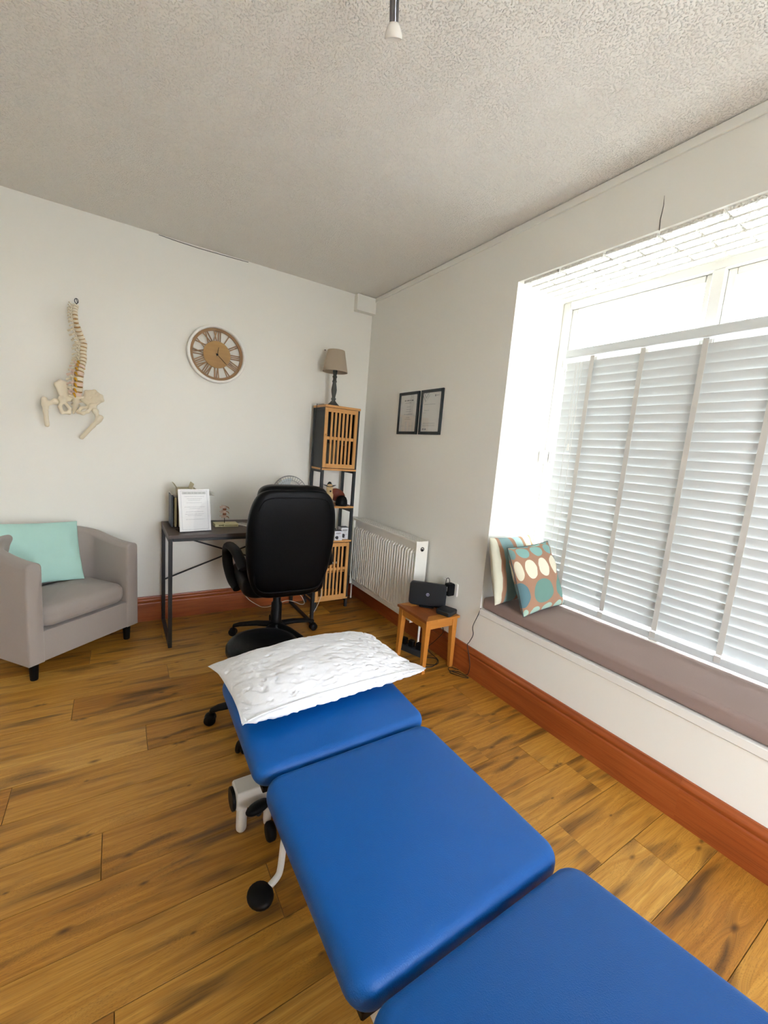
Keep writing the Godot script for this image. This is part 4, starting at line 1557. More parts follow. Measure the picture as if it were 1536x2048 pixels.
	for h in hips:
		g = Geo.new()
		pr = []
		var joint: Vector3 = h[0] + o
		var acet: Vector3 = h[2] + o
		var crest: Array = h[1]
		var last := Vector3.ZERO
		for k in crest.size():
			var c: Vector3 = crest[k] + o
			pr.push_back([c, 0.007, acet.lerp(joint, 0.5), 0.006])
			pr.push_back([c, 0.007, acet, 0.008])
			pr.push_back([c, 0.006, joint, 0.008])
			if k > 0:
				pr.push_back([c, 0.008, last, 0.008])
				var mid := (c + last) / 2
				pr.push_back([mid, 0.006, acet.lerp(joint, 0.35), 0.006])
				pr.push_back([mid, 0.006, acet.lerp(joint, 0.75), 0.006])
			last = c
		pr.push_back([joint, 0.010, acet, 0.014])
		pr.push_back([acet, 0.021, acet + V(0, -0.004, 0.004), 0.019])
		var ring: Array = h[3]
		last = acet
		for q in ring:
			pr.push_back([last, 0.010, q + o, 0.009])
			last = q + o
		pr.push_back([last, 0.009, acet, 0.010])
		g.blob(pr, 0.004, 0.008)
		put(g, "hip_bone", W.bone, t)
	# femur stubs: head, neck, trochanters, cut shaft
	var fem := [
		[V(-2.165, 1.485, 0.14), V(-2.215, 1.492, 0.15), V(-2.213, 1.462, 0.15), V(-2.207, 1.345, 0.145)],
		[V(-1.972, 1.452, 0.155), V(-1.945, 1.415, 0.17), V(-1.955, 1.402, 0.165), V(-2.045, 1.285, 0.12)]]
	for f in fem:
		g = Geo.new()
		var hd: Vector3 = f[0] + o
		var tr: Vector3 = f[1] + o
		var s0: Vector3 = f[2] + o
		var s1: Vector3 = f[3] + o
		g.blob([[hd, 0.018, hd, 0.018], [hd, 0.011, s0, 0.014], [tr, 0.015, s0, 0.016], [s0, 0.015, s0.lerp(s1, 0.35), 0.012], [s0.lerp(s1, 0.35), 0.012, s1, 0.012], [s0.lerp(s1, 0.18) + V(0.008, 0, 0.006), 0.009, s0, 0.010]], 0.0035, 0.008)
		put(g, "thigh_bone", W.bone, t)

func certificates() -> void:
	var rng := RandomNumberGenerator.new()
	rng.seed = 8
	var yaw := -PI / 2
	for k in 2:
		var z0: float = [0.541, 0.822][k]
		var z1: float = [0.797, 1.066][k]
		var w := z1 - z0
		var h := 0.312
		var t := thing("picture_frame", ["black framed certificate with centred lines, nearer the room corner", "black framed certificate with grey chevrons in its upper corner"][k], "picture frame", V(0, 1.489, (z0 + z1) / 2), yaw)
		var g := Geo.new()
		var fw := 0.021
		g.box(V(-w / 2 + fw / 2, h / 2, 0.0065), V(fw, h, 0.013), 0.0015)
		g.box(V(w / 2 - fw / 2, h / 2, 0.0065), V(fw, h, 0.013), 0.0015)
		g.box(V(0, fw / 2, 0.0065), V(w - 2 * fw, fw, 0.013), 0.0015)
		g.box(V(0, h - fw / 2, 0.0065), V(w - 2 * fw, fw, 0.013), 0.0015)
		put(g, "frame", mat("16242b", 0.45), t)
		var im := blank(420, 560, "dedcd4")
		var ink := hexc("8a8a86")
		if k == 0:
			word_row(im, 100, 80, 220, 16, hexc("5d605e"), rng)
			word_row(im, 120, 120, 150, 8, ink, rng)
			for q in [[180, 90], [215, 110], [250, 130], [290, 210], [340, 90], [365, 160]]:
				word_row(im, 210 - q[1] / 2, q[0], q[1], 8, ink, rng)
			word_row(im, 50, 470, 70, 5, ink, rng)
			word_row(im, 250, 470, 80, 5, hexc("b09a86"), rng)
		else:
			for y in 150:
				for x in 150:
					var d := absi(x - 75) 
					if y < 140 - d * 0.9 and (int(y + d * 1.25) / 30) % 2 == 0 and x + y < 200:
						im.set_pixel(x, y, hexc("a9aaa8"))
			ellipse(im, 285, 50, 14, 16, hexc("6d6f70"))
			word_row(im, 310, 44, 60, 10, hexc("8d8f90"), rng)
			word_row(im, 40, 165, 260, 7, ink, rng)
			word_row(im, 40, 250, 130, 6, ink, rng)
			word_row(im, 40, 285, 50, 5, ink, rng)
			for y in [430, 442, 462, 474]: word_row(im, 40, y, 280, 5, hexc("a2a29e"), rng)
			im.fill_rect(Rect2i(36, 510, 44, 24), hexc("8b8d8e"))
			ellipse(im, 110, 522, 18, 12, hexc("747677"))
		g = Geo.new()
		g.sheet(V(0, h / 2, 0.006), w - 2 * fw + 0.004, h - 2 * fw + 0.004)
		g.box(V(0, h / 2, 0.003), V(w - 2 * fw, h - 2 * fw, 0.004), 0.0)
		put(g, "certificate", print_mat(im, 0.7), t)
		g = Geo.new()
		g.box(V(0, h / 2, 0.009), V(w - 2 * fw + 0.002, h - 2 * fw + 0.002, 0.002), 0.0)
		put(g, "glass", W.pane, t)

func table_lamp() -> void:
	var y := 1.669
	var t := thing("table_lamp", "table lamp with turned grey stem and beige cone shade on the shelf unit", "lamp", V(-0.395, y, 0.17))
	var g := Geo.new()
	g.lathe([Vector2(0, 0), Vector2(0.055, 0.0), Vector2(0.055, 0.006), Vector2(0.045, 0.014), Vector2(0.028, 0.03), Vector2(0.016, 0.045), Vector2(0.014, 0.05), Vector2(0.019, 0.056), Vector2(0.019, 0.064), Vector2(0.014, 0.07), Vector2(0.013, 0.075), Vector2(0.020, 0.11), Vector2(0.022, 0.13), Vector2(0.019, 0.155), Vector2(0.014, 0.185), Vector2(0.018, 0.192), Vector2(0.018, 0.2), Vector2(0.014, 0.206), Vector2(0.014, 0.222), Vector2(0.018, 0.228), Vector2(0.018, 0.236), Vector2(0.013, 0.242), Vector2(0.018, 0.27), Vector2(0.018, 0.282), Vector2(0.009, 0.284), Vector2(0.009, 0.30), Vector2(0, 0.30)], 28)
	put(g, "stem", relief(mat("4a4d49", 0.75), T.fine, 0.05, 8.0), t)
	g = Geo.new()
	g.lathe([Vector2(0.0975, 0.268), Vector2(0.099, 0.268), Vector2(0.067, 0.432), Vector2(0.0655, 0.432), Vector2(0.0975, 0.268)], 48)
	var sh := relief(mat("b3a48e", 0.9), T.fine, 0.05, 9.0)
	sh.backlight_enabled = true
	sh.backlight = Color(0.25, 0.22, 0.18)
	put(g, "shade", sh, t)
	g = Geo.new()
	for k in 3:
		var a := TAU * k / 3.0
		g.tube([V(0, 0.298, 0), V(cos(a) * 0.0945, 0.288, sin(a) * 0.0945)], 0.0015, 5)
	put(g, "shade_carrier", W.black_metal, t)
	g = Geo.new()
	g.ball(V(0, 0.335, 0), V(0.024, 0.03, 0.024), 16, 10)
	g.lathe([Vector2(0, 0.298), Vector2(0.013, 0.298), Vector2(0.013, 0.315), Vector2(0, 0.315)], 12)
	put(g, "bulb", W.white_glass, t)
	g = Geo.new()
	g.tube(curve([V(-0.05, 0.004, 0.0), V(-0.075, 0.012, -0.02), V(-0.1, 0.006, -0.03), V(-0.121, 0.003, -0.035), V(-0.126, -0.02, -0.035), V(-0.127, -0.3, -0.06), V(-0.134, -0.62, -0.09), V(-0.145, -0.70, -0.10)], 0.02), 0.0022, 6)
	put(g, "cord", W.black_cable, t)

func desk_things() -> void:
	var y := 0.735
	var rng := RandomNumberGenerator.new()
	rng.seed = 4
	# sloping leaflet stand
	var t := thing("leaflet_stand", "white leaflet in a clear sloping stand on the desk", "leaflet stand", V(-1.44, y, 0.40), deg_to_rad(8.0))
	var im := blank(390, 560, "f2f1ef")
	var ink := hexc("b3b2b5")
	im.fill_rect(Rect2i(30, 22, 330, 3), hexc("9a9ba5")); im.fill_rect(Rect2i(30, 535, 330, 3), hexc("9a9ba5"))
	im.fill_rect(Rect2i(30, 22, 3, 516), hexc("9a9ba5")); im.fill_rect(Rect2i(357, 22, 3, 516), hexc("9a9ba5"))
	im.fill_rect(Rect2i(45, 35, 300, 34), hexc("c3c3bf"))
	word_row(im, 60, 44, 270, 14, hexc("a2a29e"), rng)
	for q in [[95, 250], [125, 190], [145, 150], [180, 200], [235, 250], [255, 130], [300, 220], [330, 240], [350, 180], [400, 230]]:
		word_row(im, 195 - q[1] / 2, q[0], q[1], 6, ink, rng)
	var tb := Basis(V(1, 0, 0), deg_to_rad(-13.0))
	var g := Geo.new()
	g.sheet(V(0, 0.14, 0.0021), 0.192, 0.272)
	g.box(V(0, 0.14, 0), V(0.192, 0.272, 0.004), 0.0)
	var lf := put(g, "leaflet", print_mat(im, 0.6), t)
	lf.transform = Transform3D(tb, V(0, 0.002, 0.03))
	g = Geo.new()
	g.box(V(0, 0.139, 0.0035), V(0.196, 0.276, 0.0025), 0.0005)
	var gl := mat("ffffff", 0.05)
	gl.albedo_color = Color(1, 1, 1, 0.10)
	gl.transparency = BaseMaterial3D.TRANSPARENCY_ALPHA
	var fr := put(g, "clear_front", gl, t)
	fr.transform = lf.transform
	g = Geo.new()
	g.box(V(0, 0.002, -0.02), V(0.196, 0.003, 0.11), 0.0005)
	put(g, "foot", W.print_black, t)
	# cardboard file box with open flaps behind it
	t = thing("cardboard_box", "open cream cardboard file box behind the leaflet stand", "box", V(-1.458, y, 0.155))
	var card := mat("cfc7a8", 0.85)
	g = Geo.new()
	for s in [-1, 1]:
		g.box(V(0.058 * s, 0.125, 0), V(0.003, 0.25, 0.2), 0.0005)
		g.box(V(0, 0.125, 0.098 * s), V(0.119, 0.25, 0.003), 0.0005)
	g.box(V(0, 0.0015, 0), V(0.119, 0.003, 0.2), 0.0005)
	put(g, "body", card, t)
	for q in [[-0.060, -0.55], [0.020, 0.35]]:
		g = Geo.new()
		g.box(V(0, 0.022, 0), V(0.003, 0.045, 0.16), 0.0005)
		var fp := put(g, "flap", card, t)
		fp.position = V(q[0], 0.25, 0.0)
		fp.rotation.z = -q[1]
	# books and folders standing beside it
	var bk := [["book", "thick dark blue book with white spine lettering standing on the desk", -1.36, 0.125, 0.034, 0.205, 0.15, "17283a"], ["book", "slim pale blue book between dark book and wall on desk", -1.322, 0.12, 0.014, 0.19, 0.15, "8fa3a3"], ["folder", "dark grey folder at the desk's outer end behind the leaflet stand", -1.556, 0.16, 0.012, 0.215, 0.17, "3d4650"], ["folder", "cream folder leaning next to the dark grey folder on desk", -1.536, 0.16, 0.014, 0.2, 0.18, "c8bf97"]]
	for q in bk:
		var b := thing(q[0], q[1], q[0], V(q[2], y, q[3]))
		g = Geo.new()
		g.box(V(0, q[5] / 2, 0), V(q[4], q[5], q[6]), 0.002)
		put(g, "cover", mat(q[7], 0.55), b)
		g = Geo.new()
		g.box(V(0, q[5] / 2 + 0.001, -0.002), V(q[4] - 0.004, q[5], q[6] - 0.006), 0.0005)
		put(g, "pages", mat("e4dfd0", 0.9), b)
		if q[7] == "17283a":
			for k in 7:
				g = Geo.new()
				g.box(V(0, 0.055 + k * 0.016, q[6] / 2 + 0.0004), V(0.012 if k % 3 else 0.016, 0.009, 0.0008), 0.0)
				put(g, "spine_lettering", mat("c9d3d8", 0.7), b)
	# papers on top of the row
	t = thing("paper_stack", "loose white papers lying across the tops of desk books", "paper", V(-1.345, y + 0.2065, 0.13), 0.12)
	for k in 3:
		g = Geo.new()
		var sag := 0.004 * k
		g.surf(8, 4, func(u: float, w: float) -> Vector3:
			return V((u - 0.5) * 0.11, 0.0015 + 0.003 * k + sag * sin(u * 3.0) + 0.006 * u * k, (w - 0.5) * (0.15 - 0.01 * k)))
		put(g, "sheet", mat("e9e5da", 0.85), t)
	# small vertebrae model on a cream plinth
	t = thing("vertebrae_model", "small lumbar vertebrae model on a cream plinth, on the desk", "anatomical model", V(-1.216, y, 0.255))
	g = Geo.new()
	g.box(V(0, 0.011, 0), V(0.158, 0.022, 0.085), 0.002)
	var pl := put(g, "plinth", mat("d9d2a4", 0.6), t)
	g = Geo.new()
	for k in 4:
		g.box(V(-0.05 + k * 0.0085, 0.011, 0.0427), V(0.006, 0.009 if k != 3 else 0.012, 0.0006), 0.0)
	g.box(V(0.03, 0.009, 0.0427), V(0.085, 0.003, 0.0006), 0.0)
	put(g, "plinth_lettering", mat("6d6a3c", 0.7), pl)
	g = Geo.new()
	g.tube([V(-0.008, 0.022, 0), V(-0.008, 0.06, 0)], 0.0025, 8)
	put(g, "rod", mat("4a4038", 0.4, 0.6), t)
	var vm := vertebra(0.013, 0.017, 0.012, 0.014)
	for k in 3:
		var o := put_mesh(vm, "vertebra", W.bone_pink, t)
		o.transform = Transform3D(Basis(Vector3.UP, 0.5 + 0.2 * k), V(-0.008 - 0.002 * k, 0.068 + 0.034 * k, 0))
		if k < 2:
			g = Geo.new()
			g.lathe([Vector2(0, -0.006), Vector2(0.011, -0.006), Vector2(0.013, 0), Vector2(0.011, 0.006), Vector2(0, 0.006)], 14)
			var d := put(g, "disc", mat("8a5030", 0.5), t)
			d.position = V(-0.009, 0.085 + 0.034 * k, 0)
		g = Geo.new()
		g.tube([V(0.006, 0, -0.012), V(0.024, -0.006, -0.004), V(0.028, -0.016, 0.002)], [0.003, 0.0035, 0.002], 6)
		put(g, "nerve_root", mat("9a6a32", 0.5), t).position = V(-0.008, 0.07 + 0.034 * k, 0.004)
	# white phone by the office chair
	t = thing("mobile_phone", "white mobile phone lying on desk beside the office chair", "phone", V(-1.075, y, 0.262), 0.5)
	g = Geo.new()
	g.slab(V(0, 0.004, 0), 0.035, 0.004, 0.07, 0.01, 0.003, 0.0, 6)
	put(g, "case", mat("e8e4de", 0.35), t)
	g = Geo.new()
	g.slab(V(0, 0.0083, 0), 0.031, 0.0005, 0.062, 0.006, 0.0003, 0.0, 5)
	put(g, "screen", mat("c9c4be", 0.15), t)
	# desk fan behind the chair
	t = thing("desk_fan", "desk fan with round wire guard behind the office chair", "fan", V(-0.712, y, 0.14), -0.3)
	var up := Basis(V(1, 0, 0), V(0, 0, 1), V(0, -1, 0))
	var cy := 0.232
	g = Geo.new()
	g.lathe([Vector2(0, 0), Vector2(0.075, 0), Vector2(0.075, 0.012), Vector2(0.06, 0.022), Vector2(0.016, 0.03), Vector2(0.013, 0.09), Vector2(0, 0.09)], 28)
	put(g, "base", mat("d9d9d6", 0.4), t)
	g = Geo.new()
	g.lathe([Vector2(0, -0.05), Vector2(0.03, -0.05), Vector2(0.038, -0.03), Vector2(0.036, 0.0), Vector2(0, 0.0)], 20, V(0, cy, -0.01), up)
	g.tube([V(0, 0.085, -0.02), V(0, cy - 0.02, -0.03)], 0.012, 10)
	put(g, "motor", mat("d9d9d6", 0.4), t)
	var wire := mat("9a9a98", 0.35, 0.6)
	g = Geo.new()
	for q in [[0.131, 0.0, 0.0032], [0.131, 0.03, 0.0026], [0.098, 0.045, 0.0012], [0.06, 0.052, 0.0012], [0.098, -0.015, 0.0012]]:
		var pts := []
		for k in 41: pts.push_back(V(q[0] * cos(TAU * k / 40.0), cy + q[0] * sin(TAU * k / 40.0), q[1]))
		g.tube(pts, q[2], 6, false)
	for k in 40:
		var a := TAU * k / 40.0
		var e := V(cos(a), sin(a), 0)
		g.tube([V(0, cy, 0.055) + e * 0.025, V(0, cy, 0.05) + e * 0.08, V(0, cy, 0.03) + e * 0.131, V(0, cy, 0.0) + e * 0.131, V(0, cy, -0.018) + e * 0.08], 0.0009, 4, false)
	put(g, "wire_guard", wire, t)
	for k in 3:
		g = Geo.new()
		var a0 := TAU * k / 3.0
		g.surf(8, 8, func(u: float, w: float) -> Vector3:
			var r := lerpf(0.02, 0.112, u)
			var a := a0 + (w - 0.5) * lerpf(0.9, 1.3, u)
			return V(cos(a) * r, cy + sin(a) * r, 0.02 + (w - 0.5) * 0.03))
		put(g, "blade", mat("c9d2d4", 0.3), t)

func shelf_things() -> void:
	var ym := 0.876     # open shelf
	var t := thing("figurine", "cream carved figurine in a black brimmed hat on the open shelf", "figurine", V(-0.398, ym, 0.20), -0.4)
	var g := Geo.new()
	g.blob([[V(0, 0.022, 0), 0.022, V(0, 0.07, 0.0), 0.027], [V(0, 0.07, 0), 0.026, V(0.004, 0.10, 0.005), 0.022], [V(0.002, 0.115, 0.004), 0.024, V(0.002, 0.15, 0.006), 0.027], [V(0.006, 0.118, 0.024), 0.012, V(0.008, 0.112, 0.034), 0.010], [V(-0.022, 0.05, 0.008), 0.010, V(-0.024, 0.085, 0.0), 0.010], [V(0.022, 0.05, 0.008), 0.010, V(0.024, 0.085, 0.0), 0.010]], 0.004, 0.012)
	put(g, "body", mat("d9bd8c", 0.6), t)
	g = Geo.new()
	g.ball(V(0.009, 0.118, 0.044), V(0.008, 0.006, 0.005), 12, 8)
	put(g, "nose", W.print_black, t)
	g = Geo.new()
	g.surf(36, 6, func(u: float, w: float) -> Vector3:
		var r := lerpf(0.0, 0.055, w)
		var a := u * TAU
		return V(cos(a) * r, 0.163 + 0.008 * cos(2.0 * a) * w * w - 0.003 * w, sin(a) * r * 0.75), true)
	g.blob([[V(0, 0.168, 0), 0.022, V(0, 0.176, 0), 0.016]], 0.004, 0.006)
	put(g, "hat", mat("1d2422", 0.7), t)
	t = thing("bowl", "shallow red-brown bowl tipped up on the open shelf", "bowl", V(-0.292, ym, 0.145))
	g = Geo.new()
	g.lathe([Vector2(0, 0), Vector2(0.03, 0.002), Vector2(0.055, 0.02), Vector2(0.068, 0.045), Vector2(0.064, 0.047), Vector2(0.05, 0.024), Vector2(0.028, 0.008), Vector2(0, 0.006)], 36)
	var bo := put(g, "dish", relief(mat("7c3a26", 0.5), T.fine, 0.05, 8.0), t)
	bo.transform = Transform3D(Basis(V(1, 0, 0), deg_to_rad(48)), V(0, 0.046, -0.035))
	t = thing("helmet_cap", "black domed cap in front of the red-brown bowl", "cap", V(-0.298, ym, 0.236))
	g = Geo.new()
	g.lathe([Vector2(0, 0), Vector2(0.047, 0), Vector2(0.050, 0.015), Vector2(0.047, 0.045), Vector2(0.037, 0.068), Vector2(0.02, 0.081), Vector2(0, 0.085)], 32)
	put(g, "dome", W.black_plastic, t)
	g = Geo.new()
	g.surf(16, 4, func(u: float, w: float) -> Vector3:
		var a := lerpf(-0.9, 0.9, u)
		var r := lerpf(0.047, 0.078, w)
		return V(sin(a) * r, 0.008 + 0.006 * (1.0 - w), cos(a) * r * 0.85))
	put(g, "peak", W.black_plastic, t)
	# cartons on the lower cabinet
	var yl := 0.591
	var rng := RandomNumberGenerator.new()
	rng.seed = 6
	var bx := [[-0.328, 0.255, 0.068, 0.078, 0.06, "white carton with red and black print in front on the cabinet"], [-0.252, 0.215, 0.068, 0.098, 0.07, "taller white carton with black print, next to the post on cabinet"]]
	for k in 2:
		var q: Array = bx[k]
		t = thing("carton", q[5], "carton", V(q[0], yl, q[1]), -0.06)
		g = Geo.new()
		g.box(V(0, q[3] / 2, 0), V(q[2], q[3], q[4]), 0.001)
		put(g, "box", mat("d9dcdf", 0.5), t)
		g = Geo.new()
		g.box(V(0, q[3] + 0.0008, 0), V(q[2], 0.0015, q[4]), 0.0)
		put(g, "lid", mat("3a3f46", 0.5), t)
		var im := blank(192, 224, "dfe2e6")
		for c in 4:
			im.fill_rect(Rect2i(36 + c * 24, 34, 15, 26), hexc("23262c"))
			im.fill_rect(Rect2i(41 + c * 24, 40 + (c % 2) * 8, 6, 6), hexc("dfe2e6"))
		im.fill_rect(Rect2i(134, 34, 16, 24), hexc("b04a5a" if k == 0 else "34373d"))
		word_row(im, 60, 74, 80, 6, hexc("6b7078"), rng)
		ellipse(im, 54, 150, 44, 34, hexc("1d2128"))
		ellipse(im, 66, 186, 30, 14, hexc("23272e"))
		word_row(im, 110, 120, 60, 5, hexc("9aa0a6"), rng)
		word_row(im, 110, 136, 50, 5, hexc("9aa0a6"), rng)
		g = Geo.new()
		g.sheet(V(0, q[3] / 2, q[4] / 2 + 0.0004), q[2] - 0.003, q[3] - 0.003)
		put(g, "label_print", print_mat(im, 0.45), t)
	t = thing("storage_jar", "clear jar of pink and grey items beside the white carton", "jar", V(-0.395, yl, 0.23))
	g = Geo.new()
	g.lathe([Vector2(0, 0), Vector2(0.03, 0), Vector2(0.033, 0.004), Vector2(0.033, 0.075), Vector2(0.031, 0.075), Vector2(0.031, 0.005), Vector2(0, 0.004)], 28)
	var jg := mat("ffffff", 0.05)
	jg.albedo_color = Color(0.95, 0.97, 1, 0.18)
	jg.transparency = BaseMaterial3D.TRANSPARENCY_ALPHA
	put(g, "glass", jg, t)
	var cols := ["8a6a72", "9a9ca0", "6d5a60", "b59aa0", "77797e"]
	for k in 9:
		g = Geo.new()
		g.ball(V(rng.randf_range(-0.016, 0.016), 0.014 + 0.006 * k, rng.randf_range(-0.016, 0.016)), V(0.013, 0.008, 0.013), 10, 6)
		put(g, "pellet", mat(cols[k % 5], 0.6), t)
	t = thing("camera_mount", "small black gadget lying on top of the cartons", "gadget", V(-0.318, yl + 0.0805, 0.2))
	t.position = V(-0.332, yl, 0.155)
	g = Geo.new()
	g.slab(V(0, 0.04, 0), 0.028, 0.04, 0.025, 0.008, 0.004, 0.0, 5)
	put(g, "body", W.black_plastic, t)
	g = Geo.new()
	g.lathe([Vector2(0, 0), Vector2(0.012, 0), Vector2(0.012, 0.02), Vector2(0.008, 0.024), Vector2(0, 0.024)], 16, V(0.004, 0.08, 0.0))
	put(g, "knob", W.black_plastic, t)
	# papers and files behind the upper door
	var fl := [[-0.405, 0.022, 0.20, "e2dcc6", "cream file standing behind the upper slatted door", "file"], [-0.372, 0.018, 0.21, "efece2", "white file standing behind the upper slatted door", "file"], [-0.30, 0.026, 0.19, "3f4248", "dark file standing behind the upper slatted door", "file"]]
	for q in fl:
		t = thing("document_file", q[4], q[5], V(q[0], 1.1805, 0.19))
		g = Geo.new()
		g.box(V(0, q[2] / 2, 0), V(q[1], q[2], 0.13), 0.002)
		put(g, "cover", mat(q[3], 0.7), t)
		g = Geo.new()
		g.box(V(0, q[2] / 2 + 0.001, -0.003), V(q[1] - 0.004, q[2], 0.12), 0.0005)
		put(g, "pages", mat("e9e5da", 0.9), t)
	for k in 5:
		t = thing("medicine_bottle", "small amber bottle on the shelf behind the lower slatted door", "bottle", V(-0.46 + k * 0.043, 0.3205, 0.20), 0, "bottles behind the lower door")
		g = Geo.new()
		g.lathe([Vector2(0, 0), Vector2(0.016, 0), Vector2(0.017, 0.003), Vector2(0.017, 0.04), Vector2(0.009, 0.048), Vector2(0, 0.048)], 16)
		put(g, "glass", mat("9a5f22", 0.25), t)
		g = Geo.new()
		g.lathe([Vector2(0, 0.048), Vector2(0.010, 0.048), Vector2(0.010, 0.062), Vector2(0, 0.062)], 14)
		put(g, "cap", mat("d8d2c4", 0.5), t)
	# the inner shelf they stand on belongs to the unit
	g = Geo.new()
	g.box(V(0, 0.314, -0.005), V(0.262, 0.012, 0.19), 0.001)
	put(g, "shelf_board", W.bamboo, get_node("bookcase"))

func router_things() -> void:
	var y := 0.3525
	var t := thing("router", "black upright broadband router with round light emblem on the side table", "router", V(-0.140, y, 1.262), deg_to_rad(-45.0))
	var g := Geo.new()
	var st := Basis(V(1, 0, 0), V(0, 0, 1), V(0, -1, 0))
	g.slab(V(0, 0.086, 0), 0.122, 0.016, 0.079, 0.024, 0.008, 0.0, 9, st)
	put(g, "case", mat("11161b", 0.45), t)
	g = Geo.new()
	g.slab(V(0, 0.004, -0.002), 0.05, 0.004, 0.026, 0.012, 0.002, 0.0, 6)
	put(g, "foot", W.black_plastic, t)
	var lit := mat("c9c6e0", 0.4)
	lit.emission_enabled = true
	lit.emission = hexc("b9b4e0")
	lit.emission_energy_multiplier = 0.06
	g = Geo.new()
	var pts := []
	for k in 33: pts.push_back(V(0.002 + 0.0095 * cos(TAU * k / 32.0), 0.088 + 0.0095 * sin(TAU * k / 32.0), 0.0165))
	g.tube(pts, 0.0012, 6, false)
	var em := []
	for k in 13:
		var a := lerpf(0.2, 5.2, k / 12.0)
		em.push_back(V(0.002 + 0.004 * cos(a), 0.088 + 0.004 * sin(a), 0.0165))
	em.push_front(V(-0.001, 0.0885, 0.0165))
	g.tube(em, 0.0009, 5)
	put(g, "light_emblem", lit, t)
	t = thing("set_top_box", "small flat black box at the side table's corner by the router", "electronics box", V(-0.090, y, 1.405), deg_to_rad(20.0))
	g = Geo.new()
	g.slab(V(0, 0.015, 0), 0.055, 0.015, 0.052, 0.016, 0.008, 0.0, 7)
	put(g, "case", mat("14181c", 0.4), t)
	# wall socket and adaptor
	t = thing("wall_socket", "white double wall socket above the side table", "socket", V(0, 0.447, 1.322), -PI / 2)
	g = Geo.new()
	g.slab(V(0, 0.043, 0.004), 0.073, 0.004, 0.043, 0.006, 0.003, 0.0, 5, st)
	put(g, "plate", W.paint, t)
	for s in [-1, 1]:
		g = Geo.new()
		g.box(V(0.02 * s, 0.066, 0.009), V(0.011, 0.018, 0.004), 0.001)
		put(g, "switch", W.paint, t)
	t = thing("power_adaptor", "black plug-in power adaptor in the wall socket", "adaptor", V(-0.0085, 0.45, 1.352), -PI / 2)
	g = Geo.new()
	g.slab(V(0, 0.04, 0.027), 0.024, 0.026, 0.04, 0.009, 0.006, 0.0, 6, st)
	put(g, "body", W.black_plastic, t)
	g = Geo.new()
	g.box(V(0.004, 0.046, 0.0533), V(0.007, 0.03, 0.0006), 0.0)
	put(g, "rating_sticker", mat("d8d8d4", 0.5), t)
	g = Geo.new()
	g.tube(curve([V(-0.004, 0.079, 0.03), V(-0.004, 0.1, 0.03), V(-0.016, 0.112, 0.032), V(-0.03, 0.1, 0.034), V(-0.036, 0.06, 0.035), V(-0.05, 0.0, 0.05)], 0.006), 0.0022, 6)
	put(g, "lead", W.black_cable, t)
	# extension block under the table
	t = thing("power_strip", "dark extension block with plugs on the floor under the side table", "power strip", V(-0.17, 0, 1.18), 0.35)
	g = Geo.new()
	g.slab(V(0, 0.02, 0), 0.03, 0.02, 0.10, 0.01, 0.005, 0.0, 6)
	put(g, "body", mat("2b2f33", 0.5), t)
	for k in 3:
		g = Geo.new()
		g.slab(V(0, 0.062, -0.06 + 0.06 * k), 0.018, 0.022, 0.02, 0.006, 0.004, 0.0, 5)
		put(g, "plug", W.black_plastic, t)

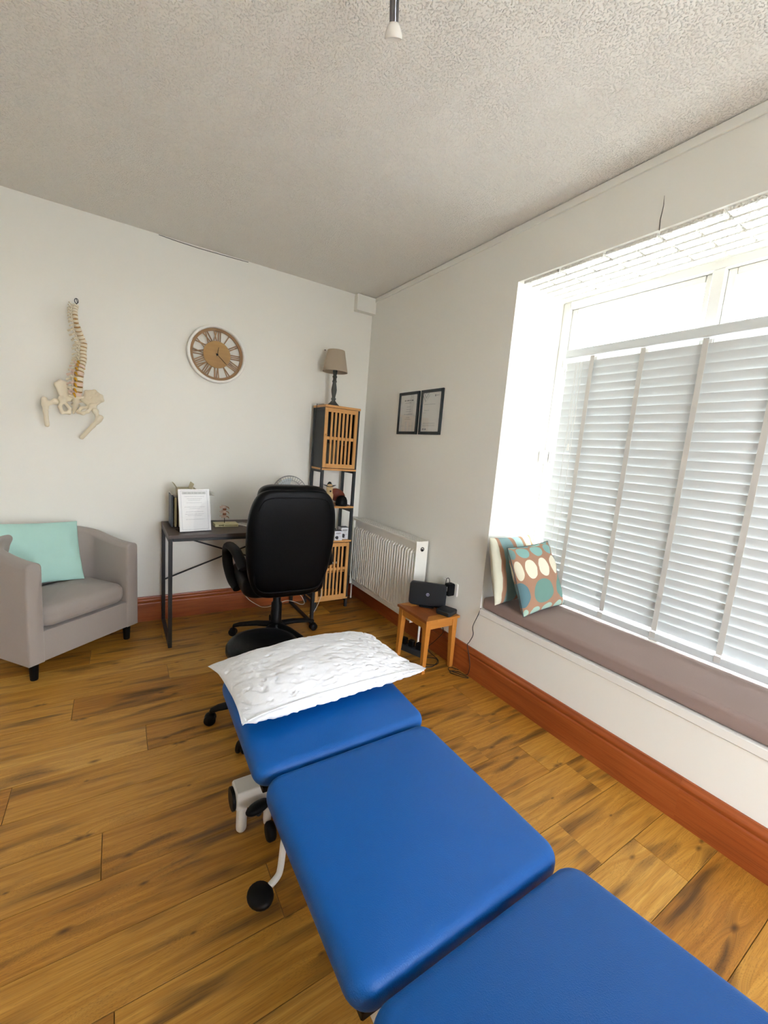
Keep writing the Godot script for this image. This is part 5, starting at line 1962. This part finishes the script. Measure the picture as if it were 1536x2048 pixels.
func cables() -> void:
	var g := Geo.new()
	# lead from the window seat down to the floor, ending in a small coil
	g.tube(curve([V(-0.006, 0.452, 1.612), V(-0.012, 0.40, 1.60), V(-0.014, 0.32, 1.572), V(-0.014, 0.27, 1.582), V(-0.018, 0.215, 1.562), V(-0.026, 0.19, 1.556), V(-0.027, 0.12, 1.585), V(-0.03, 0.06, 1.60), V(-0.034, 0.008, 1.585), V(-0.05, 0.004, 1.53), V(-0.09, 0.004, 1.50), V(-0.105, 0.005, 1.52), V(-0.085, 0.008, 1.575), V(-0.055, 0.008, 1.615), V(-0.045, 0.006, 1.60), V(-0.075, 0.006, 1.535), V(-0.1, 0.01, 1.49), V(-0.07, 0.012, 1.475), V(-0.04, 0.010, 1.52)], 0.008), 0.0024, 6)
	tag(put(g, "power_cable", W.black_cable, self), "thin black cable running from window seat down to a floor coil", "cable")
	g = Geo.new()
	g.tube(curve([V(-0.066, 0.335, 1.34), V(-0.06, 0.28, 1.32), V(-0.05, 0.2, 1.35), V(-0.06, 0.12, 1.30), V(-0.1, 0.05, 1.27), V(-0.08, 0.01, 1.36), V(-0.13, 0.006, 1.40), V(-0.19, 0.006, 1.36), V(-0.16, 0.008, 1.30), V(-0.09, 0.01, 1.33), V(-0.1, 0.012, 1.38), V(-0.17, 0.006, 1.41), V(-0.22, 0.006, 1.38), V(-0.2, 0.01, 1.33), V(-0.13, 0.012, 1.31)], 0.01), 0.0026, 6)
	tag(put(g, "router_cable", W.black_cable, self), "tangle of black cable on the floor under the side table", "cable")
	g = Geo.new()
	g.tube(curve([V(-1.028, 0.147, 0.10), V(-0.988, 0.098, 0.11), V(-0.907, 0.040, 0.12), V(-0.86, 0.026, 0.12), V(-0.821, 0.030, 0.12), V(-0.743, 0.05, 0.12), V(-0.675, 0.058, 0.12), V(-0.613, 0.037, 0.12), V(-0.56, 0.010, 0.12), V(-0.528, 0.016, 0.12), V(-0.553, 0.073, 0.12), V(-0.582, 0.112, 0.12), V(-0.56, 0.16, 0.10)], 0.01), 0.0025, 6)
	tag(put(g, "telephone_cable", W.white_cable, self), "thin white cable sagging along the skirting under the desk", "cable")
	g = Geo.new()
	g.tube(curve([V(-0.492, 0.596, 0.27), V(-0.497, 0.592, 0.298), V(-0.494, 0.56, 0.305), V(-0.487, 0.51, 0.31), V(-0.486, 0.427, 0.31), V(-0.468, 0.321, 0.31), V(-0.492, 0.261, 0.31), V(-0.464, 0.173, 0.31), V(-0.481, 0.091, 0.31), V(-0.513, 0.035, 0.32), V(-0.54, 0.006, 0.33), V(-0.58, 0.004, 0.34)], 0.01), 0.0022, 6)
	tag(put(g, "charging_cable", W.white_cable, self), "white charging cable hanging down the slatted cabinet door", "cable")

func ceiling_spot() -> void:
	var t := thing("ceiling_spotlight", "chrome ceiling spotlight arm with white glass bell shade", "ceiling light", V(-1.308, H, 2.305))
	# the arm tilts down to its glass at about (-1.25, 2.39, 2.24)
	var tip := V(-1.252, 2.436, 2.232) - t.position
	var root := V(-1.308, 2.600, 2.305) - t.position
	var d := (tip - root).normalized()
	var g := Geo.new()
	g.tube([root, tip], 0.0118, 28)
	put(g, "arm", W.chrome, t)
	g = Geo.new()
	g.lathe([Vector2(0, 0), Vector2(0.055, 0), Vector2(0.055, -0.02), Vector2(0.05, -0.024), Vector2(0, -0.024)].map(func(q: Vector2) -> Vector2: return Vector2(q.x, q.y)), 32, V(root.x, 0, root.z))
	put(g, "ceiling_plate", W.chrome, t)
	g = Geo.new()
	var sx := d.cross(V(0, 0, 1)).normalized()
	var bs := Basis(sx, -d, sx.cross(-d))
	g.lathe([Vector2(0.0, -0.026), Vector2(0.016, -0.027), Vector2(0.0215, -0.029), Vector2(0.0235, -0.026), Vector2(0.0215, -0.017), Vector2(0.0175, -0.008), Vector2(0.012, 0.0), Vector2(0, 0.001)], 32, tip, bs)
	put(g, "glass_shade", W.white_glass, t)

func small_fittings() -> void:
	# alarm contact on the window frame
	var t := thing("alarm_contact", "small white plastic contact box screwed to the window frame", "contact box", V(0.385, 1.352, WZ0), 0)
	var g := Geo.new()
	g.box(V(0, 0.04, 0.017), V(0.05, 0.078, 0.034), 0.003)
	put(g, "housing", W.paint, t)
	g = Geo.new()
	g.box(V(0.028, 0.04, 0.055), V(0.014, 0.078, 0.03), 0.002)
	put(g, "magnet_block", W.paint, t)
	for yy in [0.012, 0.068]:
		g = Geo.new()
		g.lathe([Vector2(0, 0), Vector2(0.0025, 0), Vector2(0.002, 0.001), Vector2(0, 0.001)], 10, V(0.0208, yy, 0.055), Basis(V(0, 1, 0), V(-1, 0, 0), V(0, 0, 1)))
		put(g, "screw", W.print_black, t)
	g = Geo.new()
	g.lathe([Vector2(0, 0), Vector2(0.004, 0), Vector2(0.005, 0.002), Vector2(0.003, 0.004), Vector2(0, 0.0045)], 12, V(-0.418, 2.127, 0), Basis(V(1, 0, 0), V(0, 0, 1), V(0, -1, 0)))
	tag(put(g, "wall_nail", W.print_black, self), "black nail head in the wall beside the lamp shade", "nail")
